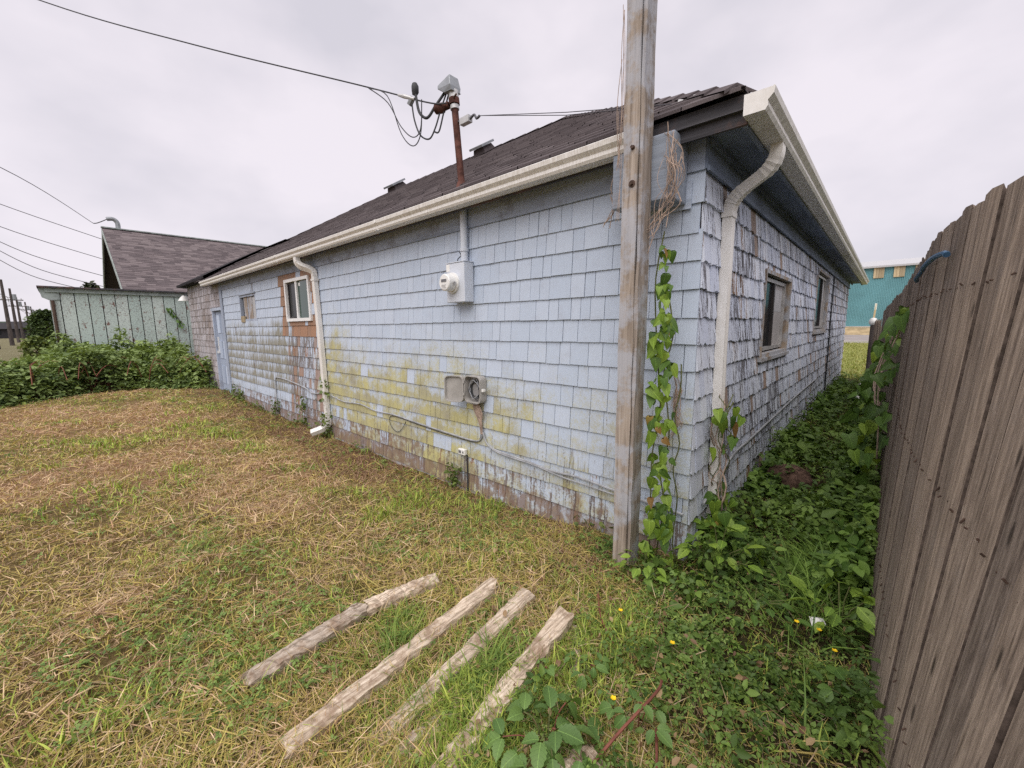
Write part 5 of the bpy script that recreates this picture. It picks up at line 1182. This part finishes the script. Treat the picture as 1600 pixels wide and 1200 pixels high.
s = rng.uniform(.016, .034, n) * (1 + d / 9); cols = lerpc((0.09, 0.16, 0.035), (0.26, 0.36, 0.085), rng.random(n))
sets.append(leaf_set(TRI_S, x, y, ground_z(x, y) + rng.uniform(.012, .045, n), s, cols, .35))
n = 900; x = rng.uniform(-13, -1.3, n); y = YA - .04 - rng.gamma(1.2, .05, n)   # weeds at the wall foot
kp = fbm(x, y * 0, 2.5, 3) > .52; x, y = x[kp], y[kp]; n = len(x)
sets.append(leaf_set(OVAL, x, y, ground_z(x, y) + rng.uniform(.0, .26, n) * fbm(x, x * 0, 5, 2), rng.uniform(.03, .07, n), lerpc((0.08, 0.12, 0.03), (0.2, 0.24, 0.07), rng.random(n))))
for cx, hh in ((-6.35, .32), (-6.3, .9), (-7.25, .5), (-8.6, .28), (-11.3, .35), (-10.9, .25), (-3.25, .2)):
    n = 70; x = cx + rng.normal(0, .06, n); z = -.05 + rng.random(n) * hh
    sets.append(leaf_set(OVAL, x, YA - .03 - rng.random(n) * .1, z, rng.uniform(.03, .075, n), lerpc((0.07, 0.11, 0.03), (0.18, 0.24, 0.06), rng.random(n)), .8))
scatter('ground_cover', sets, M['foliage'], kind='stuff')

# bramble thicket in front of the shed
bt = thing('bramble_thicket', 'dense waist-high bramble thicket in front of the green shed', 'bush', (-15.8, 0, 0))
n = 60000; x = rng.uniform(-18.4, -12.0, n); y = rng.uniform(-6.5, 2.68, n)
front = np.interp(y, [-6.5, -3, -1.0, .3, 1.4, 2.1, 2.7], [-12.4, -12.7, -13.5, -14.9, -14.9, -13.9, -13.0]) + .8 * (fbm(x, y, 1.1, 3) - .5)
ins = sstep(0, .55, front - x)
hmax = (0.30 + 0.75 * fbm(x + 2, y + 5, .9, 4) + .75 * np.maximum(fbm(x, y + 50, 2.4, 3) - .42, 0) * 2) * ins * (0.86 + .22 * sstep(-16, -18, x)) * (1 - 0.42 * sstep(-0.1, -0.9, y) * sstep(-14.5, -16.5, x)) * (1 - 0.45 * sstep(-13.9, -12.6, x) * (1 - sstep(-2, -3, y)))
kp = (ins > .02); x, y, hmax = x[kp], y[kp], hmax[kp]; n = len(x)
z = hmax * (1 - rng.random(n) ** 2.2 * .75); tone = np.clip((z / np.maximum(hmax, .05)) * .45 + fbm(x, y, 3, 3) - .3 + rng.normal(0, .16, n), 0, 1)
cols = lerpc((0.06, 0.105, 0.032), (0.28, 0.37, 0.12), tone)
hf = rng.random(n) < .5; s = rng.uniform(.07, .17, n) * (1 + .5 * (rng.random(n) < .12))
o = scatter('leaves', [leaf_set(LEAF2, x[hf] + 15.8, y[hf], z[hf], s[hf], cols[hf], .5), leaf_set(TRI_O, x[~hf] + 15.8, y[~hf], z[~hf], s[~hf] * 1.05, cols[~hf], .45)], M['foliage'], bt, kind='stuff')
b = MB()
for k in range(140):
    x0 = random.uniform(-17.8, -13.2); y0 = random.uniform(-5, 2.3); a = random.random() * 6.28; L = random.uniform(.5, 1.2)
    if y0 < -.6 or x0 > float(np.interp(y0, [-6.5, -3, -1.0, .3, 1.4, 2.1, 2.7], [-12.4, -12.7, -13.5, -14.9, -14.9, -13.9, -13.0])) - .2: continue
    b.tube(smooth_path([(x0, y0, 0), (x0 + .3 * L * math.cos(a), y0 + .3 * L * math.sin(a), .55), (x0 + .8 * L * math.cos(a), y0 + .8 * L * math.sin(a), .68 + .2 * random.random()), (x0 + 1.2 * L * math.cos(a), y0 + 1.2 * L * math.sin(a), .45)], 3), .008, 4)
part(b, 'canes', M['redstem'], bt, kind='stuff')
# creeper spray on the shed wall
cr = thing('wall_creeper', 'small green creeper spray clinging to the shed boards', 'plant', (-18.45, 2.75, 2.1))
part(MB().tube(smooth_path([(-18.46, 2.95, 1.75), (-18.46, 2.78, 2.1), (-18.46, 2.66, 2.35)], 4), .012, 4), 'stem', M['stem'], cr)
lm = bpy.data.meshes.new('leaf'); lm.from_pydata([tuple(np.array(q_)) for q_ in OVAL[0]], [], OVAL[1]); lm.materials.append(M['dark_leaf'])
for k in range(16):
    o = bpy.data.objects.new('leaf', lm); COL.objects.link(o); o.parent = cr; t = random.random()
    o.location = (random.uniform(.02, .06), .2 * (1 - 2 * t) + random.uniform(-.06, .06), -.35 + .65 * t + random.uniform(-.06, .06)); o.rotation_euler = (random.uniform(-2.4, -.9), random.uniform(-.5, .5), random.uniform(0.5, 2.6)); s = random.uniform(.09, .17); o.scale = (s, s, s)

# ------------------------------------------------------------------ vines whose leaves can be told apart
def leaf_mesh(tmpl, mat, name='leaf'):
    me_ = bpy.data.meshes.new(name); me_.from_pydata([tuple(q_) for q_ in tmpl[0]], [], tmpl[1]); me_.materials.append(mat)
    me_.polygons.foreach_set('use_smooth', np.ones(len(me_.polygons), bool)); return me_
ME_H = leaf_mesh(HEART, M['vine_leaf']); ME_HD = leaf_mesh(HEART, M['dark_leaf']); ME_S = leaf_mesh(SER, M['bramble_leaf']); M['old_leaf'] = objleaf('yellowing_leaf', (0.30, 0.24, 0.05), (0.24, 0.13, 0.05)); ME_HY = leaf_mesh(HEART, M['old_leaf']); ME_O = leaf_mesh(OVAL, M['vine_leaf']); ME_OD = leaf_mesh(OVAL, M['dark_leaf'])
def put_leaf(root, me_, p_, s, facing, hang=True, spread=.5):
    """leaf with its blade facing `facing` (azimuth), tip hanging down or reaching out"""
    o_ = bpy.data.objects.new('leaf', me_); COL.objects.link(o_); o_.parent = root; o_.location = Vector(p_) - Vector(root.location)
    if hang:
        az = facing + random.gauss(0, spread); nn = Vector((math.cos(az), math.sin(az), random.gauss(.35, .3))).normalized()
        tip = Vector((random.gauss(0, .45), random.gauss(0, .45), -1)); tip = (tip - nn * tip.dot(nn)).normalized(); xx = tip.cross(nn)
        Mx = Matrix(((xx.x, tip.x, nn.x), (xx.y, tip.y, nn.y), (xx.z, tip.z, nn.z)))
    else: Mx = (Matrix.Rotation(facing + random.gauss(0, spread), 4, 'Z') @ Matrix.Rotation(random.gauss(-.1, .35), 4, 'X') @ Matrix.Rotation(random.gauss(0, .3), 4, 'Y')).to_3x3()
    o_.rotation_euler = Mx.to_euler(); o_.scale = (s, s, s * random.uniform(.7, 1.4)); return o_
# hang: local +y (tip) ends pointing down, normal towards azimuth `facing`
vine = thing('bindweed_vine', 'bright green heart-leaved vine climbing between the post and the corner', 'vine', (-1.02, 2.52, 0))
for k in range(3):
    pts = [(-1.05 + .05 * k + random.uniform(-.02, .02), 2.50 + .05 * k, z) for z in np.linspace(-.02, 2.15 - .4 * k, 9)]
    part(MB().tube(smooth_path([(a + random.uniform(-.025, .025), b_ + random.uniform(-.02, .02), c) for a, b_, c in pts], 3), .0045, 5), 'stem', M['stem'], vine)
for k in range(150):
    t = random.random() ** 1.1; z = 0.04 + 2.04 * t; wd = 0.13 * (1 - .62 * t)
    put_leaf(vine, ME_HY if k % 23 == 7 else ME_HD if k % 3 == 1 else ME_H, (-1.045 + random.uniform(-.1, 1.15) * wd, 2.46 + random.uniform(-.07, .08), z), random.choice((random.uniform(.045, .08), random.uniform(.07, .125))) * (1 - .2 * t), rad(-60), spread=.7)
vine2 = thing('bindweed_vine', 'leafy vine with dry stems wrapped round the foot of the corner downspout', 'vine', (-0.83, 3.1, 0))
for k in range(9):
    pts = [(-0.82 + random.uniform(-.05, .06), 3.06 + random.uniform(-.06, .14), z + random.uniform(-.04, .04)) for z in np.linspace(0, random.uniform(.6, 1.15), 8)]
    part(MB().tube(smooth_path(pts, 3), random.uniform(.003, .006), 5), 'stem', M['twig'] if k % 3 else M['stem'], vine2)
for k in range(40):
    t = random.random() ** 1.7; big_ = k < 26
    put_leaf(vine2, (ME_HY if k % 11 == 5 else ME_HD if k % 2 else ME_H) if big_ else ME_OD, (-0.80 + random.uniform(-.08, .09), 3.0 + random.uniform(-.10, .26), .08 + 1.0 * t), random.uniform(.07, .12) if big_ else random.uniform(.04, .07), rad(-50), spread=.8)
for p_, s in (((-0.83, 3.0, .97), .15), ((-0.80, 3.02, .93), .12), ((-.76, 3.2, 1.0), .10), ((-.74, 3.3, .92), .10), ((-.80, 2.98, .36), .13), ((-.78, 3.0, .27), .14), ((-.77, 2.95, .14), .13)): put_leaf(vine2, ME_H, p_, s, rad(-50))
vine3 = thing('fence_vine', 'dark broad-leaved vine spilling from the fence into the side yard', 'vine', (-0.05, 5.2, 0))
for k in range(8):
    y0 = random.uniform(4.3, 6.6); x0 = float(np.interp(y0, ys_, bx_)) - .02
    part(MB().tube(smooth_path([(x0, y0, 0), (x0 - .03, y0 - .2, .6), (x0 - .05 - .05 * random.random(), y0 + .1, 1.1), (x0 + .08, y0 + .2, 1.7)], 4), .006, 5), 'stem', M['twig'], vine3)
for k in range(170):
    y0 = random.uniform(4.2, 7.2); z = 0.12 + 1.62 * random.random() ** 1.05; x0 = float(np.interp(y0, ys_, bx_)) + .11 * z / 1.95 - .03 - random.random() * (.26 * math.exp(-((z - .8) / .8) ** 2))
    put_leaf(vine3, ME_HD if k % 5 else ME_H, (x0, y0, z), random.uniform(.09, .16), rad(-100 - 30), spread=.9)
# weeds at the corner foot, each plant a thing
def rosette(name, label, cat, x, y, n, s0, s1, rr_, h, me_, group=None, stem=True):
    z0 = gz(x, y); t = thing(name, label, cat, (x, y, z0), group)
    for k in range(n):
        a = k * 2.4 + random.uniform(-.3, .3); q_ = math.sqrt((k + .6) / n); px_, py_ = x + rr_ * q_ * math.cos(a), y + rr_ * q_ * math.sin(a); z = z0 + h * random.uniform(.45, 1) * (1.15 - .5 * q_)
        o_ = put_leaf(t, me_, (px_, py_, z), random.uniform(s0, s1), a - math.pi / 2, False, .25)
        if stem and k % 2 == 0: part(MB().tube([(x + .01 * math.cos(a), y + .01 * math.sin(a), z0 - .01), ((x + px_) / 2, (y + py_) / 2, z * .6 + z0 * .4 + .02), (px_, py_, z)], .0028, 4), 'stem', M['stem'], t)
    return t
rosette('leafy_weed', 'leafy weed growing at the foot of the timber post', 'plant', -1.02, 2.33, 22, .05, .085, .14, .20, ME_O)
rosette('leafy_weed', 'bright leafy weed right of the house corner below the downspout', 'plant', -0.70, 2.78, 30, .07, .12, .24, .32, ME_O)
rosette('leafy_weed', 'broad leafy weed against the near fence boards', 'plant', -0.06, 2.62, 20, .07, .13, .17, .26, ME_O)
rosette('leafy_weed', 'low leafy weed in the middle of the side yard mouth', 'plant', -0.42, 2.45, 22, .04, .075, .2, .12, ME_OD)
rosette('leafy_weed', 'small leafy weed beside the fence foot near the photo bottom', 'plant', 0.02, 2.05, 16, .05, .08, .13, .13, ME_OD)
rosette('leafy_weed', 'leafy weed on the lawn side of the house corner', 'plant', -0.88, 2.42, 20, .045, .075, .18, .12, ME_O)
def bramble(label, x, y, n, s0, s1, rr_, h):
    z0 = gz(x, y); t = thing('bramble_plant', label, 'plant', (x, y, z0), 'young bramble plants by the planks')
    for k in range(n):
        a = k * 2.4 + random.uniform(-.4, .4); q_ = math.sqrt((k + .5) / n); c = Vector((x + rr_ * q_ * math.cos(a), y + rr_ * q_ * math.sin(a), z0 + h * random.uniform(.4, 1) * (1.15 - .45 * q_)))
        part(MB().tube(smooth_path([(x + .015 * math.cos(a), y + .015 * math.sin(a), z0 - .01), ((x + c.x) / 2, (y + c.y) / 2, c.z * .75 + z0 * .25 + .015), c], 4), .0024, 5), 'stem', M['redstem'] if k % 3 == 0 else M['stem'], t)
        sz = random.uniform(s0, s1)
        for j, da in enumerate((-1.25, 0, 1.25)):
            put_leaf(t, ME_S, c + Vector((math.cos(a + da), math.sin(a + da), 0)) * .008, sz * (1.12 if j == 1 else .85), a + da - math.pi / 2, False, .12)
    return t
bramble('largest young bramble plant with broad serrated leaves by the bottom edge', -0.80, 1.05, 13, .06, .088, .17, .16)
bramble('young bramble plant beside the far end of the raised plank', -0.86, 1.42, 6, .04, .06, .10, .12)
bramble('young bramble plant with pale lower leaves near the red cane', -0.60, 1.36, 6, .045, .065, .10, .14)
bramble('small bramble sprout between the raised plank and the weeds', -1.0, 1.28, 4, .035, .05, .07, .10)
for k, (p_, lab) in enumerate(((((-0.66, 1.0, .02), (-.60, 1.2, .10), (-.55, 1.42, .14), (-.56, 1.5, .13)), 'brown bramble cane standing beside the largest bramble'), (((-0.40, 1.05, .02), (-.45, 1.2, .05), (-.52, 1.36, .045)), 'short red bramble cane lying right of the brambles'), (((-1.12, 1.95, .04), (-1.0, 1.78, .05), (-.86, 1.66, .03)), 'thin red twig lying behind the raised plank'))):
    tag(MB().tube(smooth_path([(a, b_, gz(a, b_) + c) for a, b_, c in p_], 5), .0055, 6).build('bramble_cane', M['redstem'], smooth=True), lab, 'cane')
for x, y, lab in ((-0.13, 2.40, 'yellow buttercup flower just above the pale paper scrap'), (-0.22, 2.36, 'yellow buttercup flower left of the pale paper scrap'), (-0.06, 2.32, 'yellow buttercup flower between the paper scrap and the fence'),
                  (-0.70, 1.34, 'yellow buttercup flower among the young bramble plants'), (-.93, 1.84, 'yellow buttercup flower on the lawn near the thin red twig'), (-0.50, 3.05, 'yellow buttercup flower at the mouth of the side yard'), (-.62, 1.75, 'yellow buttercup flower alone in the middle of the weeds')):
    z0 = gz(x, y); h = random.uniform(.07, .13); t = thing('buttercup', lab, 'flower', (x, y, z0), 'yellow buttercups in the ground cover')
    part(MB().tube([(x, y, z0), (x + .01, y, z0 + h * .6), (x + .005, y + .01, z0 + h)], .0018, 4), 'stem', M['stem'], t)
    for q_ in range(5):
        a = q_ * 1.2566; c = Vector((x + .005, y + .01, z0 + h)); d = Vector((math.cos(a), math.sin(a), .45)) * .013; s_ = Vector((-math.sin(a), math.cos(a), 0)) * .006
        part(MB().add([c, c + d * .6 + s_, c + d, c + d * .6 - s_], [(0, 1, 2, 3)]), 'petal', M['yellow'], t)
# dry vine tangle hanging on the beam, and one on the corner shingles
def tangle(label, pts, n, spread, r=.0032):
    t = thing('dry_vine', label, 'vine', pts[0])
    for k in range(n):
        i0 = random.randint(0, 1); P_ = [Vector(q_) + Vector((random.gauss(0, spread), random.gauss(0, spread * .5), random.gauss(0, spread))) for q_ in pts[i0:max(i0 + 3, len(pts) - random.randint(0, 2))]]
        part(MB().tube(smooth_path(P_, 5), random.uniform(.6, 1.3) * r, 5), 'stem', M['twig'], t, smooth=True)
tangle('tangle of dry vine stems hanging off the beam stub', [(-0.99, 2.44, 2.66), (-0.975, 2.44, 2.54), (-0.98, 2.43, 2.42), (-1.0, 2.43, 2.30), (-1.05, 2.42, 2.20), (-1.10, 2.40, 2.1)], 26, .032, .0021)
tangle('dry vine stems running up the left edge of the post', [(-1.235, 2.31, 2.2), (-1.24, 2.31, 2.5), (-1.245, 2.31, 2.8), (-1.235, 2.31, 3.1), (-1.24, 2.31, 3.35)], 7, .014, .0018)
tangle('small dry vine tuft clinging beside the corner shingles', [(-0.985, 2.665, 1.28), (-0.98, 2.665, 1.18), (-0.985, 2.66, 1.08), (-.97, 2.665, .95), (-1.0, 2.665, .88)], 14, .018, .0025)
tangle('dry vine wisp left of the beam stub', [(-1.40, 2.55, 2.58), (-1.405, 2.55, 2.45), (-1.41, 2.55, 2.35), (-1.45, 2.55, 2.26)], 5, .015, .0025)
